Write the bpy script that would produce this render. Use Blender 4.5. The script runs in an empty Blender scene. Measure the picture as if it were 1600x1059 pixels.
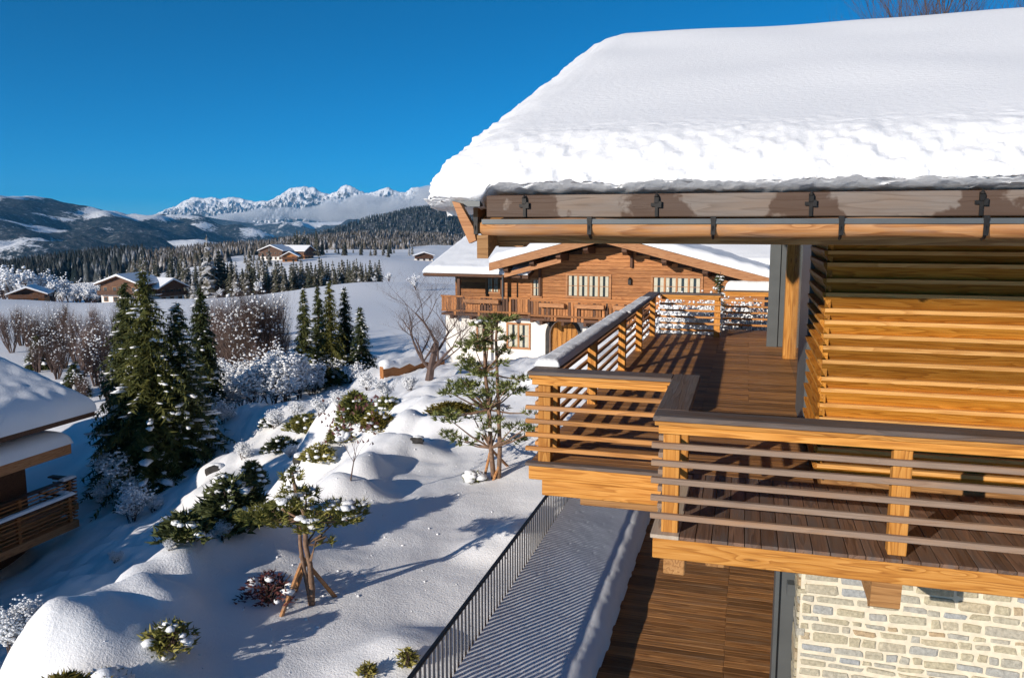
import bpy, bmesh, math, random
import numpy as np
from mathutils import Vector, Matrix, noise as mnoise

R = math.radians
sc = bpy.context.scene
COL = sc.collection
Z0 = 5.7                                   # camera height above the lower terrace (z = 0)

# ------------------------------------------------------------------ camera
FPX = 1270.0
PITCH = math.atan((529.5 - 354.0) / FPX)
cam = bpy.data.cameras.new('camera')
cam.lens = 36.0 * FPX / 1600.0
cam.sensor_width = 36.0
cam.clip_start = 0.1
cam.clip_end = 80000
camo = bpy.data.objects.new('camera', cam)
COL.objects.link(camo)
camo.location = (0, 0, Z0)
camo.rotation_euler = (R(90) - PITCH, 0, 0)
sc.camera = camo

# ------------------------------------------------------------------ sky, sun, exposure
SUN_EL = R(17.3)
SUN_AZ = R(44.6)                           # the light travels towards +x +y at this angle from +y
w = bpy.data.worlds.new('World')
sc.world = w
w.use_nodes = True
nt = w.node_tree
bg = nt.nodes['Background']
sky = nt.nodes.new('ShaderNodeTexSky')
sky.sky_type = 'NISHITA'
sky.sun_disc = False
sky.sun_elevation = SUN_EL
sky.sun_rotation = R(180) + SUN_AZ
sky.altitude = 2500
sky.air_density = 0.75
sky.dust_density = 0.0
sky.ozone_density = 8.0
hs = nt.nodes.new('ShaderNodeHueSaturation')
hs.inputs['Saturation'].default_value = 1.3
hs.inputs['Hue'].default_value = 0.485
nt.links.new(sky.outputs[0], hs.inputs['Color'])
nt.links.new(hs.outputs[0], bg.inputs[0])
bg.inputs[1].default_value = 0.10
sl = bpy.data.lights.new('sun', 'SUN')
sl.energy = 5.0
sl.angle = R(0.5)
sl.color = (1.0, 0.90, 0.78)
so = bpy.data.objects.new('sun', sl)
COL.objects.link(so)
d = Vector((math.sin(SUN_AZ) * math.cos(SUN_EL), math.cos(SUN_AZ) * math.cos(SUN_EL), -math.sin(SUN_EL)))
so.rotation_euler = d.to_track_quat('-Z', 'Y').to_euler()
so.location = (-20, -20, 30)
vs = sc.view_settings
vs.view_transform = 'Standard'
vs.look = 'None'
vs.exposure = 0.08
vs.gamma = 1.0
vs.use_curve_mapping = False
sc.cycles.use_denoising = True
sc.cycles.use_adaptive_sampling = True
sc.cycles.adaptive_threshold = 0.02
sc.cycles.max_bounces = 6
sc.cycles.diffuse_bounces = 3
sc.cycles.glossy_bounces = 2
sc.cycles.transmission_bounces = 4
sc.cycles.transparent_max_bounces = 8
sc.cycles.volume_bounces = 2
sc.cycles.volume_step_rate = 4

# ------------------------------------------------------------------ helpers: rays and frames
CP, SP = math.cos(PITCH), math.sin(PITCH)
def ray(px, py):
    x = (px - 800.0) / FPX
    y = -(py - 529.5) / FPX
    return Vector((x, CP + y * SP, -SP + y * CP))
def atY(px, py, Y):
    r = ray(px, py)
    p = r * (Y / r.y)
    return Vector((p.x, p.y, p.z + Z0))
def atz(px, py, z):                         # z above the lower terrace
    r = ray(px, py)
    p = r * ((z - Z0) / r.z)
    return Vector((p.x, p.y, z))
class Frame:
    """a building's own axes: u along its front (to the right), v away from us, z up"""
    def __init__(s, ang, o):
        s.a = R(ang)
        s.c, s.s = math.cos(s.a), math.sin(s.a)
        s.o = Vector(o)                     # origin in u, v, z (z above terrace)
    def uv(s, p): return (p[0] * s.c - p[1] * s.s, p[0] * s.s + p[1] * s.c)
    def world(s, u, v, z): return Vector((u * s.c + v * s.s, -u * s.s + v * s.c, z))
    def atv(s, px, py, v):
        r = ray(px, py)
        t = v / (r.x * s.s + r.y * s.c)
        p = r * t
        u, vv = s.uv(p)
        return (u, p.z + Z0)
    def atz(s, px, py, z):
        p = atz(px, py, z)
        return s.uv(p)
    def root(s, name):
        e = bpy.data.objects.new(name, None)
        COL.objects.link(e)
        e.location = s.world(*s.o)
        e.rotation_euler = (0, 0, -s.a)
        e.empty_display_size = 0.3
        return e
    def loc(s, u, v, z): return Vector((u - s.o[0], v - s.o[1], z - s.o[2]))

def tag(o, label=None, cat=None, group=None, kind=None):
    if label: o['label'] = label
    if cat: o['category'] = cat
    if group: o['group'] = group
    if kind: o['kind'] = kind
    return o
def empty(name, loc, rz=0.0):
    e = bpy.data.objects.new(name, None)
    COL.objects.link(e)
    e.location = loc
    e.rotation_euler = (0, 0, rz)
    e.empty_display_size = 0.3
    return e
def link(name, me, parent=None, loc=(0, 0, 0), rot=(0, 0, 0)):
    o = bpy.data.objects.new(name, me)
    COL.objects.link(o)
    o.parent = parent
    o.location = loc
    o.rotation_euler = rot
    return o
def copy_tree(o, parent=None):
    c = o.copy()
    COL.objects.link(c)
    c.parent = parent
    for ch in o.children:
        copy_tree(ch, c)
    return c

class MB:
    """collects verts and faces of ONE mesh"""
    def __init__(s): s.v = []; s.f = []
    def tri(s, a, b, c):
        n = len(s.v); s.v += [tuple(a), tuple(b), tuple(c)]; s.f.append((n, n + 1, n + 2))
    def quad(s, a, b, c, d):
        n = len(s.v); s.v += [tuple(a), tuple(b), tuple(c), tuple(d)]; s.f.append((n, n + 1, n + 2, n + 3))
    def box(s, x0, x1, y0, y1, z0, z1):
        n = len(s.v)
        s.v += [(x, y, z) for z in (z0, z1) for y in (y0, y1) for x in (x0, x1)]
        for q in ((0, 2, 3, 1), (4, 5, 7, 6), (0, 1, 5, 4), (2, 6, 7, 3), (0, 4, 6, 2), (1, 3, 7, 5)):
            s.f.append(tuple(n + i for i in q))
    def prism(s, poly, x0, x1):             # poly of (y, z), swept along x
        n = len(s.v); k = len(poly)
        s.v += [(x0, p[0], p[1]) for p in poly] + [(x1, p[0], p[1]) for p in poly]
        s.f.append(tuple(n + i for i in range(k)))
        s.f.append(tuple(n + k + i for i in reversed(range(k))))
        for i in range(k):
            j = (i + 1) % k
            s.f.append((n + i, n + k + i, n + k + j, n + j))
    def prismy(s, poly, y0, y1):            # poly of (x, z), swept along y
        n = len(s.v); k = len(poly)
        s.v += [(p[0], y0, p[1]) for p in poly] + [(p[0], y1, p[1]) for p in poly]
        s.f.append(tuple(n + i for i in reversed(range(k))))
        s.f.append(tuple(n + k + i for i in range(k)))
        for i in range(k):
            j = (i + 1) % k
            s.f.append((n + i, n + j, n + k + j, n + k + i))
    def tube(s, pts, rads, n=5, cap=True):
        base = len(s.v)
        m = len(pts)
        for i, p in enumerate(pts):
            p = Vector(p)
            t = (Vector(pts[min(i + 1, m - 1)]) - Vector(pts[max(i - 1, 0)])).normalized()
            a = t.orthogonal().normalized() if abs(t.z) > 0.9 else t.cross(Vector((0, 0, 1))).normalized()
            b = t.cross(a)
            for k in range(n):
                w_ = 2 * math.pi * k / n
                s.v.append(tuple(p + (a * math.cos(w_) + b * math.sin(w_)) * rads[i]))
        for i in range(m - 1):
            for k in range(n):
                q = (k + 1) % n
                s.f.append((base + i * n + k, base + i * n + q, base + (i + 1) * n + q, base + (i + 1) * n + k))
        if cap:
            s.f.append(tuple(base + k for k in reversed(range(n))))
            s.f.append(tuple(base + (m - 1) * n + k for k in range(n)))
    def lump(s, c, rx, ry, rz, rng, rot=0.0, j=0.18):
        b = len(s.v)
        cr, sr = math.cos(rot), math.sin(rot)
        for (x, y, z) in ICO_V:
            k = 1 + rng.uniform(-j, j)
            x, y, z = x * rx * k, y * ry * k, z * rz * k
            s.v.append((c[0] + x * cr - y * sr, c[1] + x * sr + y * cr, c[2] + z))
        for f in ICO_F: s.f.append((b + f[0], b + f[1], b + f[2]))
    def mesh(s, name, mat, smooth=False):
        me = bpy.data.meshes.new(name)
        me.from_pydata(s.v, [], s.f)
        if mat: me.materials.append(mat)
        if smooth: me.polygons.foreach_set('use_smooth', [True] * len(me.polygons))
        me.update()
        return me
    def build(s, name, mat, parent=None, loc=(0, 0, 0), rot=(0, 0, 0), smooth=False):
        return link(name, s.mesh(name, mat, smooth), parent, loc, rot)

_bm = bmesh.new()
bmesh.ops.create_icosphere(_bm, subdivisions=1, radius=1.0)
ICO1_V = [tuple(v.co) for v in _bm.verts]; ICO1_F = [tuple(v.index for v in f.verts) for f in _bm.faces]
_bm.free()
_bm = bmesh.new()
bmesh.ops.create_icosphere(_bm, subdivisions=2, radius=1.0)
ICO2_V = [tuple(v.co) for v in _bm.verts]; ICO2_F = [tuple(v.index for v in f.verts) for f in _bm.faces]
_bm.free()
ICO_V, ICO_F = ICO1_V, ICO1_F

_cache = {}
def block(sx, sy, sz, mat, bev=0.006):
    """a bevelled timber: mesh data shared between alike pieces; grain runs along local x"""
    key = (round(sx, 3), round(sy, 3), round(sz, 3), mat.name, bev)
    if key in _cache: return _cache[key]
    bm = bmesh.new()
    bmesh.ops.create_cube(bm, size=1.0)
    for v in bm.verts: v.co = Vector((v.co.x * sx, v.co.y * sy, v.co.z * sz))
    if bev: bmesh.ops.bevel(bm, geom=list(bm.edges), offset=bev, segments=1, affect='EDGES')
    me = bpy.data.meshes.new('timber')
    bm.to_mesh(me); bm.free()
    me.materials.append(mat)
    _cache[key] = me
    return me
AXR = {'u': (0, 0, 0), 'v': (0, 0, R(90)), 'z': (0, R(-90), 0)}
def timber(name, parent, fr, u0, u1, v0, v1, z0, z1, mat, bev=0.006, axis=None):
    """a box in a building's frame, grain along its longest side"""
    du, dv, dz = u1 - u0, v1 - v0, z1 - z0
    ax = axis or ('u' if du >= dv and du >= dz else 'v' if dv >= dz else 'z')
    if ax == 'u': me = block(du, dv, dz, mat, bev)
    elif ax == 'v': me = block(dv, du, dz, mat, bev)
    else: me = block(dz, dv, du, mat, bev)
    o = link(name, me, parent, (0, 0, 0), AXR[ax])
    p = Vector(((u0 + u1) / 2, (v0 + v1) / 2, (z0 + z1) / 2))
    if parent is not None and parent.parent is not None:      # a sub-part: relative to its part
        par = parent
        pm = Matrix.LocRotScale(par.location, par.rotation_euler, None)
        l = pm.inverted() @ Matrix.LocRotScale(fr.loc(*p), o.rotation_euler, None)
        o.location = l.to_translation(); o.rotation_euler = l.to_euler()
    else:
        o.location = fr.loc(*p)
    return o

# ------------------------------------------------------------------ materials
def newmat(name):
    m = bpy.data.materials.new(name)
    m.use_nodes = True
    n = m.node_tree
    b = n.nodes['Principled BSDF']
    return m, n, b
def N(nt, typ, **kw):
    n = nt.nodes.new(typ)
    for k, v in kw.items():
        if k.startswith('i_'):
            key = k[2:]
            n.inputs[int(key) if key.isdigit() else key.replace('_', ' ')].default_value = v
        else: setattr(n, k, v)
    return n
def L(nt, a, b): nt.links.new(a, b)
def ramp(nt, fac, stops, interp='LINEAR'):
    r = nt.nodes.new('ShaderNodeValToRGB')
    r.color_ramp.interpolation = interp
    e = r.color_ramp.elements
    while len(e) < len(stops): e.new(0.5)
    for i, (p, c) in enumerate(stops):
        e[i].position = p
        e[i].color = (c[0], c[1], c[2], 1) if hasattr(c, '__len__') else (c, c, c, 1)
    L(nt, fac, r.inputs[0])
    return r.outputs[0]
def math_(nt, op, a, b=None, clamp=False):
    n = nt.nodes.new('ShaderNodeMath'); n.operation = op; n.use_clamp = clamp
    for i, x in enumerate((a, b)):
        if x is None: continue
        if hasattr(x, 'default_value'): L(nt, x, n.inputs[i])
        else: n.inputs[i].default_value = x
    return n.outputs[0]
def mix(nt, fac, a, b, typ='MIX'):
    n = nt.nodes.new('ShaderNodeMix'); n.data_type = 'RGBA'; n.blend_type = typ
    for i, x in ((0, fac), (6, a), (7, b)):
        if hasattr(x, 'links') or hasattr(x, 'is_linked'): L(nt, x, n.inputs[i])
        elif i == 0: n.inputs[0].default_value = x
        else: n.inputs[i].default_value = (x[0], x[1], x[2], 1)
    return n.outputs[2]
def bump(nt, b, h, strength, dist):
    n = nt.nodes.new('ShaderNodeBump')
    n.inputs['Strength'].default_value = strength
    n.inputs['Distance'].default_value = dist
    L(nt, h, n.inputs['Height'])
    L(nt, n.outputs[0], b.inputs['Normal'])

def wood(name, light, mid, dark, ring=9.0, knots=0.6, rough=0.6, vary=0.35, grey=None, bumpd=0.004, stains=None):
    """sawn timber, grain along local x, each piece cut from its own place in the log"""
    m, n, b = newmat(name)
    tc = N(n, 'ShaderNodeTexCoord')
    oi = N(n, 'ShaderNodeObjectInfo')
    off = N(n, 'ShaderNodeVectorMath', operation='SCALE'); off.inputs[0].default_value = (37.0, 13.0, 7.0)
    L(n, oi.outputs['Random'], off.inputs['Scale'])
    add = N(n, 'ShaderNodeVectorMath', operation='ADD')
    L(n, tc.outputs['Object'], add.inputs[0]); L(n, off.outputs[0], add.inputs[1])
    p = add.outputs[0]
    # knots: sparse points that push the rings aside
    mk = N(n, 'ShaderNodeMapping'); mk.inputs['Scale'].default_value = (1.3, 7.5, 7.5); L(n, p, mk.inputs[0])
    vor = N(n, 'ShaderNodeTexVoronoi', feature='F1'); vor.inputs['Scale'].default_value = 1.0; L(n, mk.outputs[0], vor.inputs['Vector'])
    kd = ramp(n, vor.outputs['Distance'], [(0.0, 1.0), (0.30, 0.0)], 'EASE')
    kcore = ramp(n, vor.outputs['Distance'], [(0.04, 1.0), (0.10, 0.0)])
    # long noise = wander of the rings
    mw = N(n, 'ShaderNodeMapping'); mw.inputs['Scale'].default_value = (0.30, 4.2, 4.2); L(n, p, mw.inputs[0])
    nz = N(n, 'ShaderNodeTexNoise', i_Scale=1.0, i_Detail=3.0); L(n, mw.outputs[0], nz.inputs['Vector'])
    h = math_(n, 'ADD', math_(n, 'MULTIPLY', nz.outputs['Fac'], ring * 1.7), math_(n, 'MULTIPLY', kd, knots * 2.2))
    fr_ = math_(n, 'FRACT', h)
    rings = ramp(n, fr_, [(0.0, 0.0), (0.55, 0.35), (0.9, 1.0), (1.0, 0.0)])
    mf = N(n, 'ShaderNodeMapping'); mf.inputs['Scale'].default_value = (3.0, 75.0, 75.0); L(n, p, mf.inputs[0])
    fib = N(n, 'ShaderNodeTexNoise', i_Scale=1.0, i_Detail=2.0); L(n, mf.outputs[0], fib.inputs['Vector'])
    c = ramp(n, math_(n, 'ADD', math_(n, 'MULTIPLY', rings, 0.42), math_(n, 'MULTIPLY', fib.outputs['Fac'], 0.62)),
             [(0.12, light), (0.5, mid), (0.95, dark)])
    c = mix(n, math_(n, 'MULTIPLY', kcore, min(1.0, knots)), c, (dark[0] * 0.45, dark[1] * 0.4, dark[2] * 0.4))
    # piece-to-piece tone
    tone = N(n, 'ShaderNodeMapRange'); tone.inputs[3].default_value = 1 - vary; tone.inputs[4].default_value = 1 + vary * 0.45
    L(n, oi.outputs['Random'], tone.inputs[0])
    c = mix(n, 1.0, c, N(n, 'ShaderNodeCombineColor').outputs[0], 'MULTIPLY')
    cc = n.nodes[-2] if False else None
    for nd in n.nodes:
        if nd.bl_idname == 'ShaderNodeCombineColor':
            for i in range(3): L(n, tone.outputs[0], nd.inputs[i])
    if grey:                                # silvered patches of weather
        mg = N(n, 'ShaderNodeMapping'); mg.inputs['Scale'].default_value = (0.9, 6.0, 6.0); L(n, p, mg.inputs[0])
        ng = N(n, 'ShaderNodeTexNoise', i_Scale=1.3, i_Detail=5.0, i_Roughness=0.6); L(n, mg.outputs[0], ng.inputs['Vector'])
        gf = ramp(n, ng.outputs['Fac'], [(grey[3] - 0.14, 0.0), (grey[3] + 0.14, 1.0)])
        g2 = mix(n, fib.outputs['Fac'], (grey[0] * .6, grey[1] * .6, grey[2] * .6), (grey[0] * 1.35, grey[1] * 1.35, grey[2] * 1.35))
        c = mix(n, math_(n, 'MULTIPLY', gf, 0.9), c, g2)
    if stains:                              # wet patches round the irons: a list of x positions on the piece
        sx = N(n, 'ShaderNodeSeparateXYZ'); L(n, tc.outputs['Object'], sx.inputs[0])
        sn = N(n, 'ShaderNodeTexNoise', i_Scale=7.0, i_Detail=3.0); L(n, tc.outputs['Object'], sn.inputs['Vector'])
        tot = None
        for x0 in stains:
            dx = math_(n, 'ABSOLUTE', math_(n, 'SUBTRACT', sx.outputs[0], x0))
            e = math_(n, 'ADD', math_(n, 'MULTIPLY', dx, 2.3), math_(n, 'MULTIPLY', sx.outputs[2], 1.6))
            e = math_(n, 'ADD', e, math_(n, 'MULTIPLY', math_(n, 'SUBTRACT', sn.outputs['Fac'], 0.5), 1.3))
            s_ = ramp(n, e, [(0.54, 1.0), (0.66, 0.0)])
            tot = s_ if tot is None else math_(n, 'MAXIMUM', tot, s_)
        c = mix(n, math_(n, 'MULTIPLY', tot, 0.8), c, (0.065, 0.032, 0.018))
    L(n, c, b.inputs['Base Color'])
    b.inputs['Roughness'].default_value = rough
    b.inputs['Specular IOR Level'].default_value = 0.25
    bump(n, b, math_(n, 'ADD', fib.outputs['Fac'], rings), 0.5, bumpd)
    return m

def plain(name, col, rough=0.6, metal=0.0, spec=0.3, nscale=None, namt=0.25, bumpd=0.0):
    m, n, b = newmat(name)
    b.inputs['Roughness'].default_value = rough
    b.inputs['Metallic'].default_value = metal
    b.inputs['Specular IOR Level'].default_value = spec
    if nscale:
        tc = N(n, 'ShaderNodeTexCoord')
        nz = N(n, 'ShaderNodeTexNoise', i_Scale=nscale, i_Detail=5.0); L(n, tc.outputs['Object'], nz.inputs['Vector'])
        c = ramp(n, nz.outputs['Fac'], [(0.25, [x * (1 - namt) for x in col]), (0.75, [min(1, x * (1 + namt)) for x in col])])
        L(n, c, b.inputs['Base Color'])
        if bumpd: bump(n, b, nz.outputs['Fac'], 0.6, bumpd)
    else: b.inputs['Base Color'].default_value = (*col, 1)
    return m

def snowmat(name, b1=(9.0, 0.03), b2=(60.0, 0.006), col=(0.86, 0.87, 0.89), sss=0.0):
    m, n, b = newmat(name)
    tc = N(n, 'ShaderNodeTexCoord')
    n1 = N(n, 'ShaderNodeTexNoise', i_Scale=b1[0], i_Detail=6.0, i_Roughness=0.6); L(n, tc.outputs['Object'], n1.inputs['Vector'])
    n2 = N(n, 'ShaderNodeTexNoise', i_Scale=b2[0], i_Detail=3.0, i_Roughness=0.7); L(n, tc.outputs['Object'], n2.inputs['Vector'])
    h = math_(n, 'ADD', math_(n, 'MULTIPLY', n1.outputs['Fac'], b1[1]), math_(n, 'MULTIPLY', n2.outputs['Fac'], b2[1]))
    b.inputs['Base Color'].default_value = (*col, 1)
    b.inputs['Roughness'].default_value = 0.7
    b.inputs['Specular IOR Level'].default_value = 0.2
    bump(n, b, h, 1.0, 1.0)
    return m

M = {}
M['snow'] = snowmat('snow', (3.0, 0.016), (30.0, 0.012))
M['snow_roof'] = snowmat('snow_roof', (14.0, 0.008), (55.0, 0.0025))
M['snow_small'] = snowmat('snow_small', (14.0, 0.02), (90.0, 0.003), (0.84, 0.86, 0.89))
M['larch'] = wood('larch', (0.68, 0.34, 0.09), (0.52, 0.22, 0.04), (0.27, 0.09, 0.014), ring=8, knots=0.8, vary=0.25)
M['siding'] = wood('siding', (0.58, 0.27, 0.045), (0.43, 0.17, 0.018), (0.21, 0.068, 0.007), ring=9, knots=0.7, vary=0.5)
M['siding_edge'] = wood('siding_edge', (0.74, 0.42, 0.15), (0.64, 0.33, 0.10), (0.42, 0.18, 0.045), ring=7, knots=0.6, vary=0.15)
M['slat'] = wood('slat', (0.62, 0.31, 0.11), (0.50, 0.225, 0.065), (0.28, 0.11, 0.03), ring=6, knots=0.5, vary=0.3, grey=(0.27, 0.19, 0.14, 0.66))
M['slat_grey'] = wood('slat_grey', (0.42, 0.25, 0.14), (0.34, 0.19, 0.10), (0.2, 0.1, 0.05), ring=6, knots=0.5, vary=0.2, grey=(0.26, 0.19, 0.145, 0.40))
M['cap'] = wood('cap', (0.20, 0.13, 0.09), (0.13, 0.085, 0.06), (0.06, 0.04, 0.03), ring=7, knots=0.4, vary=0.2, grey=(0.13, 0.115, 0.11, 0.50))
M['deck'] = wood('deck', (0.46, 0.235, 0.09), (0.29, 0.13, 0.042), (0.13, 0.05, 0.015), ring=5, knots=0.2, vary=0.5, grey=(0.30, 0.19, 0.11, 0.66))
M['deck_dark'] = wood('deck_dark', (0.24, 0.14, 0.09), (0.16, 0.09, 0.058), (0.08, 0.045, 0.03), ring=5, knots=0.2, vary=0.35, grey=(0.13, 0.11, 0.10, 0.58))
M['under'] = wood('under', (0.46, 0.25, 0.10), (0.34, 0.17, 0.06), (0.17, 0.075, 0.025), ring=7, knots=0.4, vary=0.2)
M['old'] = wood('old', (0.54, 0.25, 0.095), (0.40, 0.16, 0.052), (0.18, 0.062, 0.022), ring=5, knots=0.4, vary=0.4)
M['old_dark'] = wood('old_dark', (0.17, 0.085, 0.045), (0.11, 0.05, 0.027), (0.05, 0.024, 0.014), ring=5, knots=0.4, vary=0.35)
M['verge'] = wood('verge', (0.50, 0.26, 0.12), (0.40, 0.18, 0.075), (0.2, 0.08, 0.03), ring=6, knots=0.7, vary=0.2)
M['log'] = wood('log', (0.58, 0.31, 0.14), (0.44, 0.20, 0.07), (0.22, 0.08, 0.03), ring=6, knots=1.0, vary=0.1, grey=(0.30, 0.22, 0.17, 0.58))
M['bleached'] = wood('bleached', (0.5, 0.42, 0.33), (0.42, 0.34, 0.26), (0.28, 0.2, 0.14), ring=5, knots=0.2, vary=0.1)
M['metal'] = plain('grey_metal', (0.105, 0.115, 0.12), 0.45, 0.3, 0.4, 3.0, 0.12)
M['fence'] = plain('fence_metal', (0.33, 0.31, 0.29), 0.5, 0.2, 0.4, 2.0, 0.12)
M['iron'] = plain('black_iron', (0.018, 0.016, 0.015), 0.5, 0.4, 0.4, 20.0, 0.4)
M['plaster'] = plain('plaster', (0.78, 0.75, 0.70), 0.85, 0, 0.1, 3.0, 0.07, 0.004)
M['mortar'] = plain('mortar', (0.66, 0.60, 0.47), 0.9, 0, 0.1, 14.0, 0.12, 0.012)
M['glass'] = plain('window_glass', (0.035, 0.045, 0.05), 0.06, 0, 0.6)
M['curtain'] = plain('curtain', (0.52, 0.50, 0.40), 0.8, 0, 0.1, 6.0, 0.1)
M['door'] = wood('door', (0.55, 0.27, 0.07), (0.42, 0.18, 0.035), (0.2, 0.07, 0.015), ring=4, knots=0.3, vary=0.3)
M['shutter'] = plain('shutter', (0.13, 0.045, 0.03), 0.6, 0, 0.2, 8.0, 0.25)
M['bark'] = plain('bark', (0.13, 0.085, 0.06), 0.9, 0, 0.1, 16.0, 0.45, 0.01)
M['bark_pine'] = plain('bark_pine', (0.22, 0.14, 0.095), 0.9, 0, 0.1, 22.0, 0.4, 0.008)
M['twig'] = plain('twig', (0.085, 0.058, 0.047), 0.9, 0, 0.1, 5.0, 0.3)
M['twig_pale'] = plain('twig_pale', (0.12, 0.085, 0.075), 0.9, 0, 0.1, 5.0, 0.3)
M['berry'] = plain('berry', (0.10, 0.03, 0.028), 0.6, 0, 0.3, 9.0, 0.3)
M['rock'] = plain('rock', (0.05, 0.047, 0.045), 0.9, 0, 0.2, 4.0, 0.4, 0.02)
def leafmat(name, a, bcol, scale=2.2):
    m, n, b = newmat(name)
    tc = N(n, 'ShaderNodeTexCoord')
    nz = N(n, 'ShaderNodeTexNoise', i_Scale=scale, i_Detail=4.0); L(n, tc.outputs['Object'], nz.inputs['Vector'])
    oi = N(n, 'ShaderNodeObjectInfo')
    f = math_(n, 'ADD', nz.outputs['Fac'], math_(n, 'MULTIPLY', math_(n, 'SUBTRACT', oi.outputs['Random'], 0.5), 0.3))
    L(n, ramp(n, f, [(0.3, a), (0.7, bcol)]), b.inputs['Base Color'])
    b.inputs['Roughness'].default_value = 0.65
    b.inputs['Specular IOR Level'].default_value = 0.2
    return m
M['spruce'] = leafmat('spruce_needles', (0.035, 0.05, 0.02), (0.11, 0.12, 0.04))
M['spruce_olive'] = leafmat('spruce_olive', (0.07, 0.08, 0.022), (0.19, 0.175, 0.045))
M['pine'] = leafmat('pine_needles', (0.11, 0.125, 0.03), (0.30, 0.26, 0.07), 4.0)
M['pine_bright'] = leafmat('pine_bright', (0.09, 0.13, 0.04), (0.25, 0.27, 0.09), 4.0)
M['gold'] = leafmat('golden_leaves', (0.09, 0.075, 0.012), (0.22, 0.17, 0.03), 6.0)
def farconifer():
    m, n, b = newmat('frosted_conifer')
    tc = N(n, 'ShaderNodeTexCoord')
    nz = N(n, 'ShaderNodeTexNoise', i_Scale=1.3, i_Detail=4.0); L(n, tc.outputs['Object'], nz.inputs['Vector'])
    oi = N(n, 'ShaderNodeObjectInfo')
    f = math_(n, 'ADD', nz.outputs['Fac'], math_(n, 'MULTIPLY', math_(n, 'SUBTRACT', oi.outputs['Random'], 0.5), 0.25))
    L(n, ramp(n, f, [(0.35, (0.025, 0.035, 0.022)), (0.52, (0.075, 0.07, 0.042)), (0.57, (0.16, 0.14, 0.11)), (0.67, (0.55, 0.56, 0.58))]), b.inputs['Base Color'])
    b.inputs['Roughness'].default_value = 0.8
    return m
M['farconifer'] = farconifer()
def stonemat():
    m, n, b = newmat('wall_stone')
    oi = N(n, 'ShaderNodeObjectInfo')
    tc = N(n, 'ShaderNodeTexCoord')
    base = ramp(n, oi.outputs['Random'], [(0.0, (0.44, 0.39, 0.27)), (0.22, (0.50, 0.45, 0.32)), (0.4, (0.42, 0.41, 0.36)), (0.58, (0.46, 0.41, 0.29)), (0.74, (0.36, 0.38, 0.39)), (0.9, (0.50, 0.44, 0.31)), (1.0, (0.44, 0.31, 0.18))])
    add = N(n, 'ShaderNodeVectorMath', operation='ADD'); L(n, tc.outputs['Object'], add.inputs[0])
    sc_ = N(n, 'ShaderNodeVectorMath', operation='SCALE'); sc_.inputs[0].default_value = (9, 5, 3); L(n, oi.outputs['Random'], sc_.inputs['Scale']); L(n, sc_.outputs[0], add.inputs[1])
    nz = N(n, 'ShaderNodeTexNoise', i_Scale=26.0, i_Detail=6.0, i_Roughness=0.7); L(n, add.outputs[0], nz.inputs['Vector'])
    c = mix(n, 0.8, base, ramp(n, nz.outputs['Fac'], [(0.3, 0.45), (0.7, 1.25)]), 'MULTIPLY')
    L(n, c, b.inputs['Base Color'])
    b.inputs['Roughness'].default_value = 0.85
    bump(n, b, nz.outputs['Fac'], 0.8, 0.012)
    return m
M['stone'] = stonemat()

# hills seen far away: woods dusted with snow, open meadows white
def hillmat(name, scale, meadow, dust, dark=(0.015, 0.022, 0.022)):
    m, n, b = newmat(name)
    tc = N(n, 'ShaderNodeTexCoord')
    mp = N(n, 'ShaderNodeMapping'); mp.inputs['Scale'].default_value = (scale, scale * 0.6, scale * 2.0); L(n, tc.outputs['Object'], mp.inputs[0])
    nz = N(n, 'ShaderNodeTexNoise', i_Scale=1.0, i_Detail=3.0, i_Roughness=0.5); L(n, mp.outputs[0], nz.inputs['Vector'])
    fine = N(n, 'ShaderNodeTexNoise', i_Scale=scale * 28, i_Detail=4.0, i_Roughness=0.75); L(n, tc.outputs['Object'], fine.inputs['Vector'])
    wood_ = ramp(n, fine.outputs['Fac'], [(0.42, dark), (dust, (0.075, 0.08, 0.085)), (dust + 0.16, (0.40, 0.42, 0.45))])
    mf = math_(n, 'ADD', nz.outputs['Fac'], math_(n, 'MULTIPLY', math_(n, 'SUBTRACT', fine.outputs['Fac'], 0.5), 0.12))
    mm = ramp(n, mf, [(meadow, 0.0), (meadow + 0.02, 1.0)])
    L(n, mix(n, mm, wood_, (0.82, 0.84, 0.87)), b.inputs['Base Color'])
    b.inputs['Roughness'].default_value = 0.9
    b.inputs['Specular IOR Level'].default_value = 0.0
    bump(n, b, fine.outputs['Fac'], 0.8, 0.25 / scale * 0.05)
    return m
def alpmat():
    m, n, b = newmat('alpine_rock_and_snow')
    tc = N(n, 'ShaderNodeTexCoord'); g = N(n, 'ShaderNodeNewGeometry')
    sp = N(n, 'ShaderNodeSeparateXYZ'); L(n, g.outputs['True Normal'], sp.inputs[0])
    nz = N(n, 'ShaderNodeTexNoise', i_Scale=0.012, i_Detail=8.0, i_Roughness=0.7); L(n, tc.outputs['Object'], nz.inputs['Vector'])
    f = math_(n, 'ADD', sp.outputs[2], math_(n, 'MULTIPLY', math_(n, 'SUBTRACT', nz.outputs['Fac'], 0.5), 0.9))
    L(n, ramp(n, f, [(0.30, (0.10, 0.095, 0.09)), (0.52, (0.85, 0.86, 0.88))]), b.inputs['Base Color'])
    b.inputs['Roughness'].default_value = 0.9
    b.inputs['Specular IOR Level'].default_value = 0.0
    bump(n, b, nz.outputs['Fac'], 0.7, 30.0)
    return m

# ================================================================== THE SETTING
B = Frame(16.1, (0.8, 9.3, 0.0))            # the near house
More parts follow.
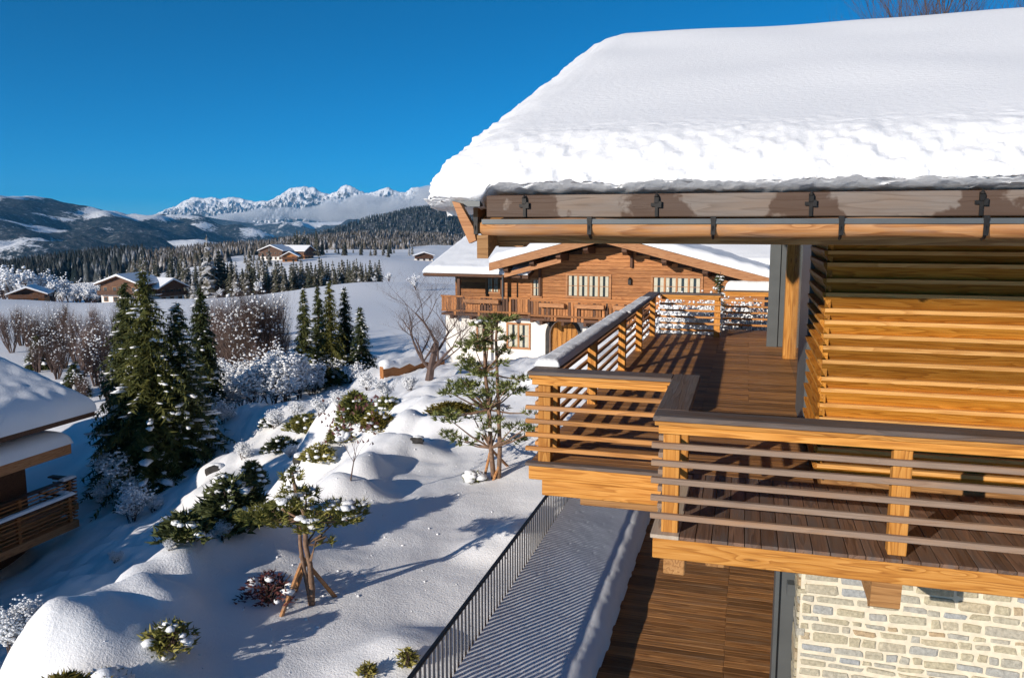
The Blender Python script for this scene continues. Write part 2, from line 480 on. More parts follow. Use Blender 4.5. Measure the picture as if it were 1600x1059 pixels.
# ---- ground: one snow sheet, fine near the garden, coarse towards the valley
ctrl = []
def cp(px, py, Y): p = atY(px, py, Y); ctrl.append((p.x, p.y, p.z))
def cz(px, py, z): p = atz(px, py, z); ctrl.append((p.x, p.y, p.z))
for a in ((350, 1059), (500, 1000), (600, 900), (700, 830), (800, 790), (720, 720), (450, 960), (560, 820)): cz(*a, 0.05)
for a in ((120, 1000, .35), (230, 930, .25), (330, 880, .2), (420, 830, .15), (520, 770, .1), (600, 690, .05), (655, 640, 0)):
    cz(*a)
    if a[0] < 600:                          # beyond the garden's edge the ground drops away
        q_ = ctrl[-1]; ctrl.append((q_[0] - 2.1, q_[1] + 1.3, -2.7)); ctrl.append((q_[0] - 4.6, q_[1] + 2.8, -4.3))
for a in ((700, 606, 29), (760, 600, 28), (820, 590, 29), (650, 582, 39), (720, 566, 43), (800, 566, 42), (850, 562, 45), (610, 592, 42),
          (150, 900, 24), (50, 885, 30), (150, 830, 31), (250, 800, 31), (300, 760, 33), (350, 690, 38), (400, 640, 42), (450, 605, 50), (560, 600, 46),
          (100, 600, 52), (40, 560, 66), (380, 575, 60), (300, 640, 45), (200, 580, 62),
          (100, 505, 120), (50, 480, 165), (200, 475, 180), (320, 470, 200), (0, 470, 175),
          (500, 555, 66), (520, 485, 110), (440, 458, 150), (560, 441, 172), (620, 444, 168), (620, 505, 90), (420, 500, 100), (650, 470, 130),
          (430, 476, 215), (560, 462, 215), (480, 472, 240), (350, 480, 240), (640, 455, 215), (450, 425, 330), (560, 425, 330), (450, 406, 400), (560, 404, 400), (380, 408, 380), (640, 406, 420), (300, 420, 420), (150, 452, 420), (0, 457, 420),
          (500, 385, 800), (650, 385, 900), (300, 395, 900), (100, 430, 1200), (0, 430, 1200), (200, 406, 2500), (50, 410, 2500), (300, 398, 3000), (500, 388, 3000), (700, 380, 3000), (900, 375, 3000),
          (900, 420, 400), (1200, 420, 400), (1200, 540, 48), (1500, 560, 45), (1500, 400, 900), (-300, 470, 300), (-300, 560, 70)): cp(*a)
for (x, y, z) in ((240 * -1, 200, -12), (-470, 480, -22), (-60, 420, -30)): pass
ctrl += [(-45, 30, -7.5), (-40, 8, -6.5), (-18, 0, -4.5), (-8, 2, 0.2), (-2, 0, 0.0), (8, 8, 0.0), (16, 20, 0.3), (3, 27, 2.0), (10, 30, 1.5), (6, -4, 0), (-8, -4, 0), (-16, -6, -4)]
ctrl = np.array(ctrl)
def dom(x, y):
    q = np.maximum(y, -6) + 14.0
    return np.stack([x / q * 1.6, np.log(q)], -1)
def tps(r2):
    return np.where(r2 > 1e-12, r2 * np.log(np.maximum(r2, 1e-12)) * 0.5, 0.0)
_q = dom(ctrl[:, 0], ctrl[:, 1])
_n = len(ctrl)
_A = np.zeros((_n + 3, _n + 3))
_A[:_n, :_n] = tps(((_q[:, None] - _q[None]) ** 2).sum(-1)) + np.eye(_n) * 0.004
_A[:_n, _n] = 1; _A[:_n, _n + 1:] = _q
_A[_n, :_n] = 1; _A[_n + 1:, :_n] = _q.T
# relative elevation: divide by distance so that far points do not dominate
_s = 12.0 + np.hypot(ctrl[:, 0], ctrl[:, 1])
_W = np.linalg.solve(_A, np.concatenate([(ctrl[:, 2] - Z0) / _s, [0, 0, 0]]))
def base_h(x, y):
    x = np.asarray(x, float); y = np.asarray(y, float)
    sh = x.shape
    q = dom(x.ravel(), y.ravel())
    out = np.zeros(len(q))
    for i in range(0, len(q), 20000):
        qq = q[i:i + 20000]
        out[i:i + 20000] = tps(((qq[:, None] - _q[None]) ** 2).sum(-1)) @ _W[:_n] + _W[_n] + qq @ _W[_n + 1:]
    return (out * (12.0 + np.hypot(x.ravel(), y.ravel()))).reshape(sh) + Z0
# snow-covered boulders and banks along the garden's edge: (px, py on ground, guess z, radius u, radius v, height)
rg = random.Random(5)
bumps = []
def hump(px, py, z, ru, rv, h, rot=0.0, sharp=2.0):
    p = atz(px, py, z); bumps.append((p.x, p.y, ru, rv, h, rot, sharp))
for a in ((110, 1030, .2, .95, .75, .85), (20, 1059, .2, .6, .5, .5), (255, 925, .15, .8, .7, .75), (330, 880, .1, .85, .75, .8), (400, 850, .1, .7, .6, .7), (455, 815, .1, .6, .6, .55),
          (190, 975, .1, .5, .5, .5), (262, 1000, 0, .45, .38, .5), (520, 790, 0, .9, .6, .75), (545, 750, 0, .8, .8, .85), (590, 720, 0, .8, .9, .75), (480, 690, -1.0, 1.0, 1.0, 1.0), (520, 650, -1.5, 1.1, 1.0, 1.2),
          (560, 640, -1, .9, 1.0, .9), (610, 680, 0, .9, .9, .8), (640, 650, -.2, .9, .9, .45), (650, 620, -.3, 1.2, 1.2, .35), (690, 610, -.3, 1.5, 1.5, .1), (700, 650, 0, .8, .7, .35), (740, 690, 0, .9, .5, .3), (690, 690, 0, .6, .5, .35), (660, 720, 0, .6, .4, .25), (780, 700, 0, .9, .7, .2),
          (820, 840, 0, .5, .6, .3), (780, 860, 0, .6, .5, .22), (650, 1010, 0, .6, .5, .24), (590, 1040, 0, .6, .5, .16), (620, 640, -.5, .9, .8, .4),
          (340, 720, -4, 1.6, 1.2, .7), (370, 660, -4.2, 2.0, 1.4, .8), (430, 650, -3.5, 1.5, 1.3, .8), (250, 830, -4.8, 2.0, 1.6, .35), (60, 920, -5, 1.4, 1.0, .7), (330, 770, -4.6, 1.3, 1.0, .4), (470, 610, -4, 2, 1.5, .9), (590, 595, -2.5, 1.3, 1.1, .9)):
    hump(*a)
def height(x, y):
    x = np.asarray(x, float); y = np.asarray(y, float)
    z = base_h(x, y)
    # tree wells and pillows
    for (bx, by, ru, rv, h, rot, sh) in bumps:
        m = (np.abs(x - bx) < 3.2 * max(ru, rv)) & (np.abs(y - by) < 3.2 * max(ru, rv))
        if m.any():
            r2 = ((x[m] - bx) / ru) ** 2 + ((y[m] - by) / rv) ** 2
            z[m] += 0.8 * h * np.exp(-r2 ** 1.6 * 0.8)
    u = x * B.c - y * B.s; v = x * B.s + y * B.c
    return z, u, v
def nz_field(x, y):
    out = np.empty(x.size)
    xf, yf = x.ravel(), y.ravel()
    for i in range(x.size):
        X, Y = xf[i], yf[i]
        r = math.hypot(X, Y)
        a = 0.0
        if r < 70:
            k = min(1.0, max(0.0, (-B.c * X + B.s * Y - 5.6) / 3.0)) if Y < 24 else 1.0   # the plateau by the fence is smooth
            a = 0.20 * k * mnoise.noise((X * 0.7, Y * 0.7, 3.1)) + 0.17 * k * mnoise.noise((X * 1.6, Y * 1.6, 7.7)) + 0.07 * k * mnoise.noise((X * 3.3, Y * 3.3, 4.7)) + 0.035 * mnoise.noise((X * 1.1, Y * 1.1, 1.7)) + 0.012 * mnoise.noise((X * 4, Y * 4, 0.7))
        else:
            a = min(r, 900) * 0.004 * mnoise.noise((X * 6 / r ** 0.9, Y * 6 / r ** 0.9, 2.2)) + min(r, 250) * 0.0045 * mnoise.noise((X * .035, Y * .02, 5.2)) * min(1, (r - 70) / 40)
        out[i] = a
    return out.reshape(x.shape)
def graded(lo, hi, step, lo_end, hi_end, g):
    a = list(np.arange(lo, hi, step))
    s = step; x = a[-1]
    while x < hi_end: s *= g; x += s; a.append(x)
    s = step; x = a[0]; pre = []
    while x > lo_end: s *= g; x -= s; pre.append(x)
    return np.array(pre[::-1] + a)
gx = graded(-15, 2.0, 0.13, -4200, 4200, 1.09)
gy = graded(7.5, 27.0, 0.13, -60, 4200, 1.055)
GX, GY = np.meshgrid(gx, gy)
GZ, GU, GV = height(GX, GY)
GZ = GZ + nz_field(GX, GY)
under = (GU > -3.10) & (GV < 21.2) & (GV > -30) & (GU < 40)
GZ[under] = np.minimum(GZ[under], -0.35)
GH = GZ
def ground(x, y):
    i = int(np.clip(np.searchsorted(gx, x) - 1, 0, len(gx) - 2)); j = int(np.clip(np.searchsorted(gy, y) - 1, 0, len(gy) - 2))
    fx = (x - gx[i]) / (gx[i + 1] - gx[i]); fy = (y - gy[j]) / (gy[j + 1] - gy[j])
    return float((GH[j, i] * (1 - fx) + GH[j, i + 1] * fx) * (1 - fy) + (GH[j + 1, i] * (1 - fx) + GH[j + 1, i + 1] * fx) * fy)
def hit(px, py, t0=5.0, t1=2500.0):
    """where the sight line through a pixel meets the ground"""
    r = ray(px, py); t = t0
    while t < t1:
        p = r * t
        if p.z + Z0 <= ground(p.x, p.y): return Vector((p.x, p.y, ground(p.x, p.y)))
        t *= 1.004
    return None
def grid_mesh(name, X, Y, Z, mat, smooth=True):
    h, w_ = X.shape
    me = bpy.data.meshes.new(name)
    co = np.stack([X, Y, Z], -1).reshape(-1, 3)
    me.vertices.add(len(co)); me.vertices.foreach_set('co', co.ravel())
    idx = np.arange(h * w_).reshape(h, w_)
    q = np.stack([idx[:-1, :-1], idx[:-1, 1:], idx[1:, 1:], idx[1:, :-1]], -1).reshape(-1, 4)
    me.loops.add(q.size); me.loops.foreach_set('vertex_index', q.ravel())
    me.polygons.add(len(q)); me.polygons.foreach_set('loop_start', np.arange(0, q.size, 4)); me.polygons.foreach_set('loop_total', np.full(len(q), 4))
    if smooth: me.polygons.foreach_set('use_smooth', np.ones(len(q), bool))
    me.materials.append(mat)
    me.update(); me.validate()
    return me
tag(link('snow_ground', grid_mesh('snow_ground', GX, GY, GZ, M['snow'])), 'snow covered garden and meadows sloping away to the valley', None, kind='structure')

# ---- hills and mountains: crest line as (px, py, distance), slopes falling to both sides
HR = {}
def hillrange(name, crest, foot, width, mat, seed, rough, nx=260, ny=70, sharp=1.15, ridges=0.0, label=None, freq=3.2):
    pts = [atY(px, py, Y) for px, py, Y in crest]
    P_ = np.array([[p.x, p.y, p.z] for p in pts])
    t = np.concatenate([[0], np.cumsum(np.hypot(np.diff(P_[:, 0]), np.diff(P_[:, 1])))])
    tt = np.linspace(0, t[-1], nx)
    C = np.stack([np.interp(tt, t, P_[:, k]) for k in range(3)], -1)
    dx, dy = np.gradient(C[:, 0]), np.gradient(C[:, 1])
    k = max(3, nx // 12); ker = np.ones(k) / k
    dx = np.convolve(np.pad(dx, k, 'edge'), ker, 'same')[k:-k]; dy = np.convolve(np.pad(dy, k, 'edge'), ker, 'same')[k:-k]
    l = np.hypot(dx, dy)
    nxv, nyv = dy / l, -dx / l               # towards us
    s = np.linspace(-0.6, 1.0, ny)
    S = s[:, None]
    X = C[None, :, 0] + nxv[None] * S * width; Y = C[None, :, 1] + nyv[None] * S * width
    fall = np.clip(1 - np.abs(S) ** sharp, 0, 1)
    amp = np.sin(np.clip(np.abs(S), 0, 1) * math.pi) ** 0.7
    NZ = np.empty_like(X)
    for j in range(ny):
        for i in range(nx):
            v = Vector((X[j, i] / width * freq, Y[j, i] / width * freq, seed))
            n1 = mnoise.fractal(v, 0.9, 2.1, 6)
            if ridges:
                n1 = n1 * (1 - ridges) + ridges * (mnoise.ridged_multi_fractal(v * 1.4, 0.9, 2.2, 7, 1.0, 2.0) - 1.1)
            NZ[j, i] = n1
    Z = foot + (C[None, :, 2] - foot) * fall + NZ * rough * (0.12 + amp)
    o = tag(link(name, grid_mesh(name, X, Y, Z, mat)), label, kind='structure')
    HR[name] = (X, Y, Z)
    return X, Y, Z
M['alp'] = alpmat()
M['hill_far'] = hillmat('far_wooded_hill', 0.0013, 0.535, 0.56, (0.03, 0.042, 0.05))
M['hill_left'] = hillmat('shaded_wooded_hill', 0.0016, 0.515, 0.57, (0.03, 0.042, 0.05))
M['hill_near'] = hillmat('near_wooded_hill', 0.004, 0.70, 0.52, (0.03, 0.03, 0.028))
alps = [(190, 362, 12500), (215, 346, 12500), (235, 338, 12500), (260, 327, 12500), (275, 321, 12500), (290, 313, 12500), (303, 308, 12500), (318, 310, 12500), (332, 308, 12500), (345, 311, 12500), (362, 307, 12500), (378, 311, 12500), (400, 315, 12500), (425, 312, 12400), (440, 303, 12300),
        (452, 295, 12200), (466, 292, 12200), (474, 289, 12200), (483, 294, 12200), (492, 292, 12200), (503, 300, 12200), (515, 302, 12200), (526, 299, 12100), (533, 292, 12000), (541, 289, 12000), (550, 291, 12000), (558, 296, 12000), (570, 301, 12000), (585, 300, 12000), (595, 296, 12000), (605, 292, 12000), (614, 295, 12000), (625, 301, 12000), (634, 300, 12000), (643, 293, 12000), (652, 292, 12000), (665, 297, 12000), (690, 300, 12000), (740, 305, 12000), (850, 320, 12000), (1000, 335, 12000)]
hillrange('mountains', alps, -300, 1500, M['alp'], 4.2, 150, nx=760, ny=110, sharp=0.85, ridges=0.75, freq=9.0, label='jagged snowy limestone mountain chain on the horizon')
hillrange('left_hill', [(-420, 330, 2600), (-200, 312, 3000), (-60, 303, 3500), (15, 303, 4000), (45, 306, 4300), (75, 320, 4700), (100, 332, 5200), (130, 338, 5900), (165, 340, 6800), (190, 350, 7600), (215, 352, 8600), (235, 358, 9600), (260, 380, 10500)], -210, 1900, M['hill_left'], 1.3, 110, nx=300, ny=90, sharp=0.95, label='long wooded hill in blue shade on the left of the valley')
hillrange('middle_hill', [(150, 385, 8800), (190, 360, 8600), (225, 349, 8400), (255, 340, 8200), (285, 339, 8000), (330, 341, 8000), (365, 346, 7900), (400, 352, 7800), (440, 352, 7700), (500, 348, 7600), (560, 345, 7600), (600, 346, 7600), (640, 352, 7600), (700, 360, 7600), (900, 372, 7600)], -260, 1900, M['hill_far'], 8.8, 130, nx=260, ny=70, sharp=1.1, label='low wooded foothill with bright snowy clearings below the mountains')
hillrange('right_hill', [(560, 382, 2900), (600, 368, 2850), (640, 348, 2800), (675, 331, 2750), (700, 326, 2700), (760, 300, 2600), (860, 270, 2500), (1000, 250, 2400), (1300, 240, 2300)], -70, 800, M['hill_near'], 6.1, 22, nx=200, ny=60, sharp=1.0, label='steep hillside of frosted woods on the right behind the chalet')
hillrange('wooded_rise', [(470, 392, 1250), (520, 372, 1200), (560, 366, 1150), (610, 364, 1150), (660, 367, 1150), (720, 372, 1100), (800, 372, 1050), (1000, 360, 1000)], -45, 300, M['hill_near'], 3.3, 6, nx=140, ny=50, label='low rise of brown and frosted woodland behind the farm')

# ================================================================== THE NEAR HOUSE
FL = 2.9                                    # upper deck level
house = B.root('timber_house')
tag(house, 'large timber house with larch cladding, slatted balconies and stone base on the right', 'house')
UR = 7.0                                    # how far the house is built to the right
def part(name, u0, u1, v0, v1, z0, z1, mat, bev=0.006, parent=None, axis=None):
    return timber(name, parent or house, B, u0, u1, v0, v1, z0, z1, M[mat], bev, axis)
def hmesh(name, mb, mat, parent=None, smooth=False):
    """a mesh given in u, v, z of the house"""
    p = parent or house
    o = mb.build(name, M[mat], p, B.loc(0, 0, 0), (0, 0, 0), smooth)
    if p is not house:
        pm = Matrix.LocRotScale(p.location, p.rotation_euler, None).inverted() @ Matrix.LocRotScale(B.loc(0, 0, 0), None, None)
        o.location = pm.to_translation(); o.rotation_euler = pm.to_euler()
    return o
rh = random.Random(11)

# ---- cladding: stacked boards, each leaning out to a ledge at its top
WV, WU = 9.31, 0.82
core = MB(); core.box(WU + 0.06, UR, WV + 0.06, 11.35, 2.75, 6.4)
wall = hmesh('wall', core, 'under')
z = 2.93
k = 0
while z < 5.75:
    hgt = rh.choice((0.125, 0.15, 0.165, 0.185))
    lip = rh.uniform(0.034, 0.06)
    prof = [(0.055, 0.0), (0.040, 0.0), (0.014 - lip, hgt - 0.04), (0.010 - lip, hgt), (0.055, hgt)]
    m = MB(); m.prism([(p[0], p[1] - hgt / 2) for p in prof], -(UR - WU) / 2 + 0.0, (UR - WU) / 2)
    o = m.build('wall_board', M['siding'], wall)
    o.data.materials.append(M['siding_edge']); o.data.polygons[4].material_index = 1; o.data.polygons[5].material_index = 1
    o.location = Vector(((WU + UR) / 2, WV, z + hgt / 2))
    # the return round the corner
    m = MB(); m.prism([(p[0], p[1] - hgt / 2) for p in prof], -1.0, 1.02)
    o2 = m.build('corner_board', M['siding'], wall, rot=(0, 0, R(-90)))
    o2.location = Vector((WU, WV + 1.01, z + hgt / 2))
    z += hgt + 0.002
    k += 1
# loggia beyond the corner
part('window_frame', 0.80, 0.90, 11.38, 13.1, FL, 5.75, 'metal', 0.004)
part('glazing', 0.93, 0.97, 13.1, 17.9, FL, 6.3, 'glass', 0)
part('timber_post', 0.80, 1.30, 18.05, 18.45, FL, 6.9, 'larch', 0.012)
part('steel_column', 0.56, 0.88, 19.9, 20.15, FL, 7.2, 'metal', 0.004)
part('column_flange', 0.50, 0.74, 19.86, 19.897, FL, 7.2, 'metal', 0.003)
cl = MB(); cl.box(1.4, UR, 18.6, 22.0, -0.3, 7.0)
hmesh('rear_wall', cl, 'under')

# ---- decks
sub = MB(); sub.box(-2.36, 1.3, 9.25, 21.55, FL - 0.2, FL - 0.035)
deck = hmesh('deck', sub, 'under')
v = 9.24
i = 0
while v < 21.6:
    if v < 11.3: segs = [(-2.43, 0.80)]
    else: segs = [(-2.43, rh.choice((-0.6, 0.1))), None]; segs[1] = (segs[0][1] + 0.004, 1.35)
    for a, b_ in segs: part('deck_board', a, b_, v, v + 0.139, FL - 0.032, FL, 'deck', 0.003, deck, 'u')
    v += 0.145; i += 1
sub = MB(); sub.box(-0.68, UR, 7.33, 9.235, FL - 0.19, FL - 0.035)
deck2 = hmesh('near_deck', sub, 'under')
u = -0.50
while u < 4.6:
    part('deck_board', u, u + 0.137, 7.235, 9.232, FL - 0.034, FL, 'deck_dark', 0.003, deck2, 'v')
    u += 0.1435
part('edge_board', -0.765, -0.507, 7.235, 9.17, FL - 0.034, FL + 0.002, 'bleached', 0.003, deck2, 'v')
# beams
part('fascia_beam', -0.745, UR, 7.262, 7.40, FL - 0.235, FL - 0.037, 'larch', 0.008)
part('side_beam', -0.744, -0.62, 7.402, 9.168, FL - 0.235, FL - 0.037, 'larch', 0.008)
part('fascia_beam', -2.44, -0.55, 9.17, 9.30, FL - 0.215, FL - 0.037, 'larch', 0.010)
part('fascia_beam', -2.28, -0.55, 9.195, 9.34, FL - 0.41, FL - 0.217, 'larch', 0.010)
part('fascia_beam', -1.86, -0.52, 9.45, 9.66, FL - 0.58, FL - 0.40, 'under', 0.010)
part('edge_board', -2.47, -0.60, 9.12, 9.24, FL - 0.035, FL + 0.004, 'cap', 0.004)
part('side_beam', -2.44, -2.31, 9.302, 21.5, FL - 0.215, FL - 0.037, 'larch', 0.010)
part('side_beam', -2.30, -2.14, 9.35, 21.4, FL - 0.41, FL - 0.217, 'larch', 0.010)
part('cross_beam', -2.1, 1.3, 21.3, 21.5, FL - 0.4, FL - 0.21, 'under', 0.010)
def corbel(u, w_, v0, v1, ztop, hgt):
    m = MB()
    m.prism([(v0, ztop), (v0 + 0.05, ztop - hgt * 0.86), (v0 + 0.16, ztop - hgt), (v0 + 0.20, ztop - hgt * 0.90), (v0 + 0.30, ztop - hgt * 0.9), (v1, ztop - hgt * 0.85), (v1, ztop)], u - w_ / 2, u + w_ / 2)
    return hmesh('corbel', m, 'under')
corbel(1.30, 0.25, 7.50, 9.24, FL - 0.236, 0.40)
corbel(3.6, 0.25, 7.50, 9.24, FL - 0.236, 0.40)
for (a, b_, c_) in ((-0.66, -0.46, 7.47), (-0.28, -0.10, 7.75), (0.25, 0.43, 8.2)):
    part('joist', a, b_, c_, 11.0, FL - 0.47, FL - 0.238, 'under', 0.010)

# ---- railings: a broad cap over a rail, posts and five slats
SLZ = [FL + 0.14, FL + 0.31, FL + 0.475, FL + 0.64, FL + 0.805]
def railing(kind, u0, u1, v0, v1, posts, capmat='cap', slat='slat', cap=0.30, side=1, label=None, ends=(0.0, 0.0)):
    """kind 'u': along the front at v0..v0+cap; kind 'v': along the side at u0..u0+cap"""
    if kind == 'u':
        c = part('handrail', u0, u1, v0, v0 + cap, FL + 1.062, FL + 1.11, capmat, 0.008)
        part('top_rail', u0 + 0.015, u1 - 0.015, v0 + 0.012, v0 + 0.075, FL + 1.022, FL + 1.06, 'larch', 0.004, c)
        part('top_rail', u0 + 0.05, u1 - 0.05, v0 + 0.03, v0 + 0.10, FL + 0.945, FL + 1.018, 'larch', 0.004, c)
        for s in SLZ: part('slat', u0 + ends[0], u1 - ends[1], v0 + 0.025, v0 + 0.075, s, s + 0.052, slat, 0.005, c)
        for p in posts: part('post', p - 0.075, p + 0.075, v0 + 0.078, v0 + 0.215, FL + 0.001, FL + 1.06, 'larch', 0.006, c)
    else:
        c = part('handrail', u0, u0 + cap, v0, v1, FL + 1.062, FL + 1.11, capmat, 0.008)
        a, b_ = (u0 + 0.012, u0 + 0.075) if side > 0 else (u0 + cap - 0.075, u0 + cap - 0.012)
        part('top_rail', u0 + 0.03, u0 + 0.10, v0 + 0.05, v1 - 0.05, FL + 0.945, FL + 1.018, 'larch', 0.004, c)
        part('top_rail', u0 + 0.012, u0 + 0.075, v0 + 0.015, v1 - 0.015, FL + 1.022, FL + 1.06, 'larch', 0.004, c)
        for s in SLZ: part('slat', u0 + 0.025, u0 + 0.075, v0 + ends[0], v1 - ends[1], s, s + 0.052, slat, 0.005, c)
        for p in posts: part('post', u0 + 0.078, u0 + 0.215, p - 0.075, p + 0.075, FL + 0.001, FL + 1.06, 'larch', 0.006, c)
    return c
railing('u', -0.765, UR, 7.24, None, (-0.60, 1.33, 3.3), slat='slat_grey', ends=(-0.01, 0))
railing('v', -0.764, None, 7.545, 9.44, (9.0,), slat='slat_grey', ends=(0.0, 0.42))
railing('u', -2.45, -0.766, 9.14, None, (-2.26,), ends=(-0.03, -0.08))
railing('v', -2.45, None, 9.445, 21.45, (9.9, 12.6, 15.8, 18.4, 21.1), ends=(-0.03, 0))
railing('u', -2.14, -0.60, 21.15, None, (-0.69,))
railing('u', -0.595, 0.95, 22.6, None, (0.8,))
sub = MB(); sub.box(-0.6, 1.38, 21.6, 22.95, FL - 0.2, FL - 0.004)
hmesh('rear_landing', sub, 'deck')

# ---- lower terrace boards, stone base wall, steel frame
sub = MB(); sub.box(-3.15, 0.95, 3.0, 18.0, -0.3, -0.035)
terr = hmesh('lower_terrace', sub, 'under')
v = 6.0
while v < 16.5:
    j1 = -0.10 + rh.uniform(-0.01, 0.01)
    part('deck_board', -1.95, j1, v, v + 0.134, -0.032, 0.0, 'deck', 0.003, terr, 'u')
    part('deck_board', j1 + 0.004, 0.95, v, v + 0.134, -0.032, 0.0, 'deck', 0.003, terr, 'u')
    v += 0.14
part('steel_column', 0.52, 0.70, 9.85, 10.3, 0.0, FL - 0.42, 'metal', 0.004)
part('column_flange', 0.47, 0.519, 9.80, 10.2, 0.0, FL - 0.42, 'metal', 0.003)
part('hinge_box', 0.60, 0.74, 9.70, 9.84, 1.36, 1.50, 'metal', 0.004)
sb = MB(); sb.box(0.72, UR, 9.27, 10.4, -0.3, FL - 0.21)
swall = hmesh('stone_wall', sb, 'mortar')
def stone_mesh(w_, h_, dpt, rng):
    bm = bmesh.new()
    bmesh.ops.create_cube(bm, size=1.0)
    bmesh.ops.bevel(bm, geom=list(bm.edges), offset=0.09, segments=1, affect='EDGES')
    for v_ in bm.verts:
        v_.co = Vector((v_.co.x * w_ + rng.uniform(-.012, .012), v_.co.y * dpt, v_.co.z * h_ + rng.uniform(-.007, .007)))
    me = bpy.data.meshes.new('stone'); bm.to_mesh(me); bm.free(); me.materials.append(M['stone'])
    return me
z = 0.35; row = 0
rel = lambda p: Vector(p)
ns = 0
while z < 2.62:
    hh = rh.choice((0.055, 0.075, 0.09, 0.105))
    u = 0.735 + rh.uniform(0, 0.04)
    while u < 3.2 and ns < 290:
        ww = rh.choice((0.08, 0.13, 0.19, 0.25, 0.31, 0.38)) * rh.uniform(0.85, 1.15)
        h2 = hh * rh.uniform(0.72, 1.0)
        o = link('stone', stone_mesh(ww, h2, 0.09, rh), swall)
        o.location = rel((u + ww / 2, 9.303 - rh.uniform(0, 0.010), z + hh / 2 + rh.uniform(-.01, .01)))
        o.rotation_euler = (0, R(rh.uniform(-2.0, 2.0)), 0)
        u += ww + rh.uniform(0.018, 0.05); ns += 1
    z += hh + rh.uniform(0.02, 0.035); row += 1
# ragged end of the wall: quoin stones turned round the corner
z = 0.02
while z < 2.6:
    hh = rh.uniform(0.05, 0.12)
    o = link('stone', stone_mesh(0.5 + rh.uniform(-.1, .1), hh, 0.10, rh), swall)
    o.location = rel((0.745 + rh.uniform(-.015, .005), 9.55, z + hh / 2)); o.rotation_euler = (0, 0, R(90))
    z += hh + 0.015

# ---- roof: boards, snow guard, wooden gutter
TAN = 0.345
EV, RV = 7.62, 17.0
EZ = Z0 + 0.03
def rz(v): return EZ + (v - EV) * TAN if v < RV else EZ + (RV - EV) * TAN - (v - RV) * TAN
rm = MB()
ULE = -2.55
rm.prism([(EV, rz(EV)), (RV, rz(RV)), (26.0, rz(26.0)), (26.0, rz(26.0) - .16), (RV, rz(RV) - .17), (EV, rz(EV) - .10)], ULE, 13.0)
roof = hmesh('roof', rm, 'under')
g0, g1 = -2.42, 9.0
gx0 = (g0 + g1) / 2
irons = [B.atv(px, 320, 7.50)[0] for px in (820, 1026, 1267, 1533)]
irons += [irons[-1] + 1.28, irons[-1] + 2.56]
M['guard'] = wood('snow_guard_wood', (0.26, 0.20, 0.155), (0.20, 0.145, 0.11), (0.10, 0.07, 0.05), ring=6, knots=0.7, vary=0.1, grey=(0.20, 0.17, 0.15, 0.48), stains=[x - gx0 for x in irons] + [g0 - gx0 + 0.02])
gb = part('snow_guard_beam', g0, g1, 7.50, 7.63, Z0 + 0.085, Z0 + 0.292, 'guard', 0.008)
for x in irons:
    m = MB(); m.box(-0.014, 0.014, -0.016, 0.0, -0.09, 0.075); m.box(-0.05, 0.05, -0.018, -0.002, 0.0, 0.03)
    m.prism([(-0.03, 0.03), (-0.03, 0.08), (0.0, 0.10), (0.0, 0.03)], -0.02, 0.02); m.tube([(0.0, -0.02, 0.085), (0, -0.02, 0.115)], [0.022, 0.006], 6)
    m.box(0.012, 0.045, -0.03, -0.018, -0.01, 0.045)
    o = hmesh('iron_bracket', m, 'iron', gb); o.location += Vector((x, 7.498, Z0 + 0.18))
m = MB()
pts = [(g0 - 0.02 + t * (g1 - g0) / 40) for t in range(41)]
m.tube([(x, 0, 0.006 * math.sin(x * 2.1) + 0.004 * math.sin(x * 5)) for x in [p - gx0 for p in pts]], [0.082 + 0.003 * math.sin(p * 3) for p in pts], 14)
gl = m.build('gutter_log', M['log'], house, B.loc(gx0, 7.44, Z0 - 0.012), smooth=True)
def glp(u, v, z): return Vector((u - gx0, v - 7.44, z - (Z0 - 0.012)))
m = MB(); m.box(g0 - gx0, g1 - gx0, -0.085, 0.13, 0.062, 0.078); m.box(g0 - gx0, g1 - gx0, -0.089, -0.0855, 0.035, 0.079)
m.build('gutter_lining', M['metal'], gl)
for px in (744, 921, 1114, 1314, 1540, 1770):
    x = B.atv(px, 358, 7.36)[0]
    m = MB(); m.tube([(x - gx0 - .0, -0.06 * 1.5 * math.cos(a), 0.091 * math.sin(a)) for a in np.linspace(R(-100), R(65), 9)], [0.014] * 9, 5)
    m.v = [(p[0] * 1.0, p[1], p[2]) for p in m.v]
    m.box(x - gx0 - 0.022, x - gx0 + 0.022, -0.10, -0.045, 0.06, 0.10); m.box(x - gx0 - 0.019, x - gx0 + 0.019, -0.098, -0.084, -0.06, 0.07)
    m.build('gutter_strap', M['iron'], gl)
part('eave_board', -2.40, UR + 2, 7.66, 7.72, Z0 - 0.16, Z0 - 0.075, 'under', 0.004)
u = -1.1
while u < 9:
    m = MB(); m.prism([(7.72, rz(7.72) - .115), (9.6, rz(9.6) - .16), (9.6, rz(9.6) - .27), (7.72, rz(7.72) - .22)], u, u + 0.14)
    hmesh('rafter', m, 'under'); u += 0.9
m = MB(); m.prism([(7.64, Z0 - 0.08), (7.64, Z0 + 0.18), (RV, rz(RV) + .10), (RV, rz(RV) - .22)], ULE - 0.05, ULE - 0.004)
hmesh('barge_board', m, 'verge')
m = MB(); m.prismy([(-2.57, Z0 - 0.16), (-2.50, Z0 - 0.13), (-2.53, Z0 + 0.0), (-2.66, Z0 + 0.22), (-2.74, Z0 + 0.24), (-2.66, Z0 + 0.04)], 7.42, 7.50)
hmesh('barge_board', m, 'verge')
m = MB(); m.box(ULE - 0.24, ULE + 0.06, 7.51, 7.60, Z0 + 0.19, Z0 + 0.24)
hmesh('verge_flashing', m, 'metal')
m = MB(); m.prism([(7.36, Z0 - 0.08), (7.36, Z0 - 0.30), (7.62, Z0 - 0.19), (8.6, Z0 - 0.19), (8.6, Z0 + 0.2), (7.7, Z0 - 0.08)], -2.47, -2.36)
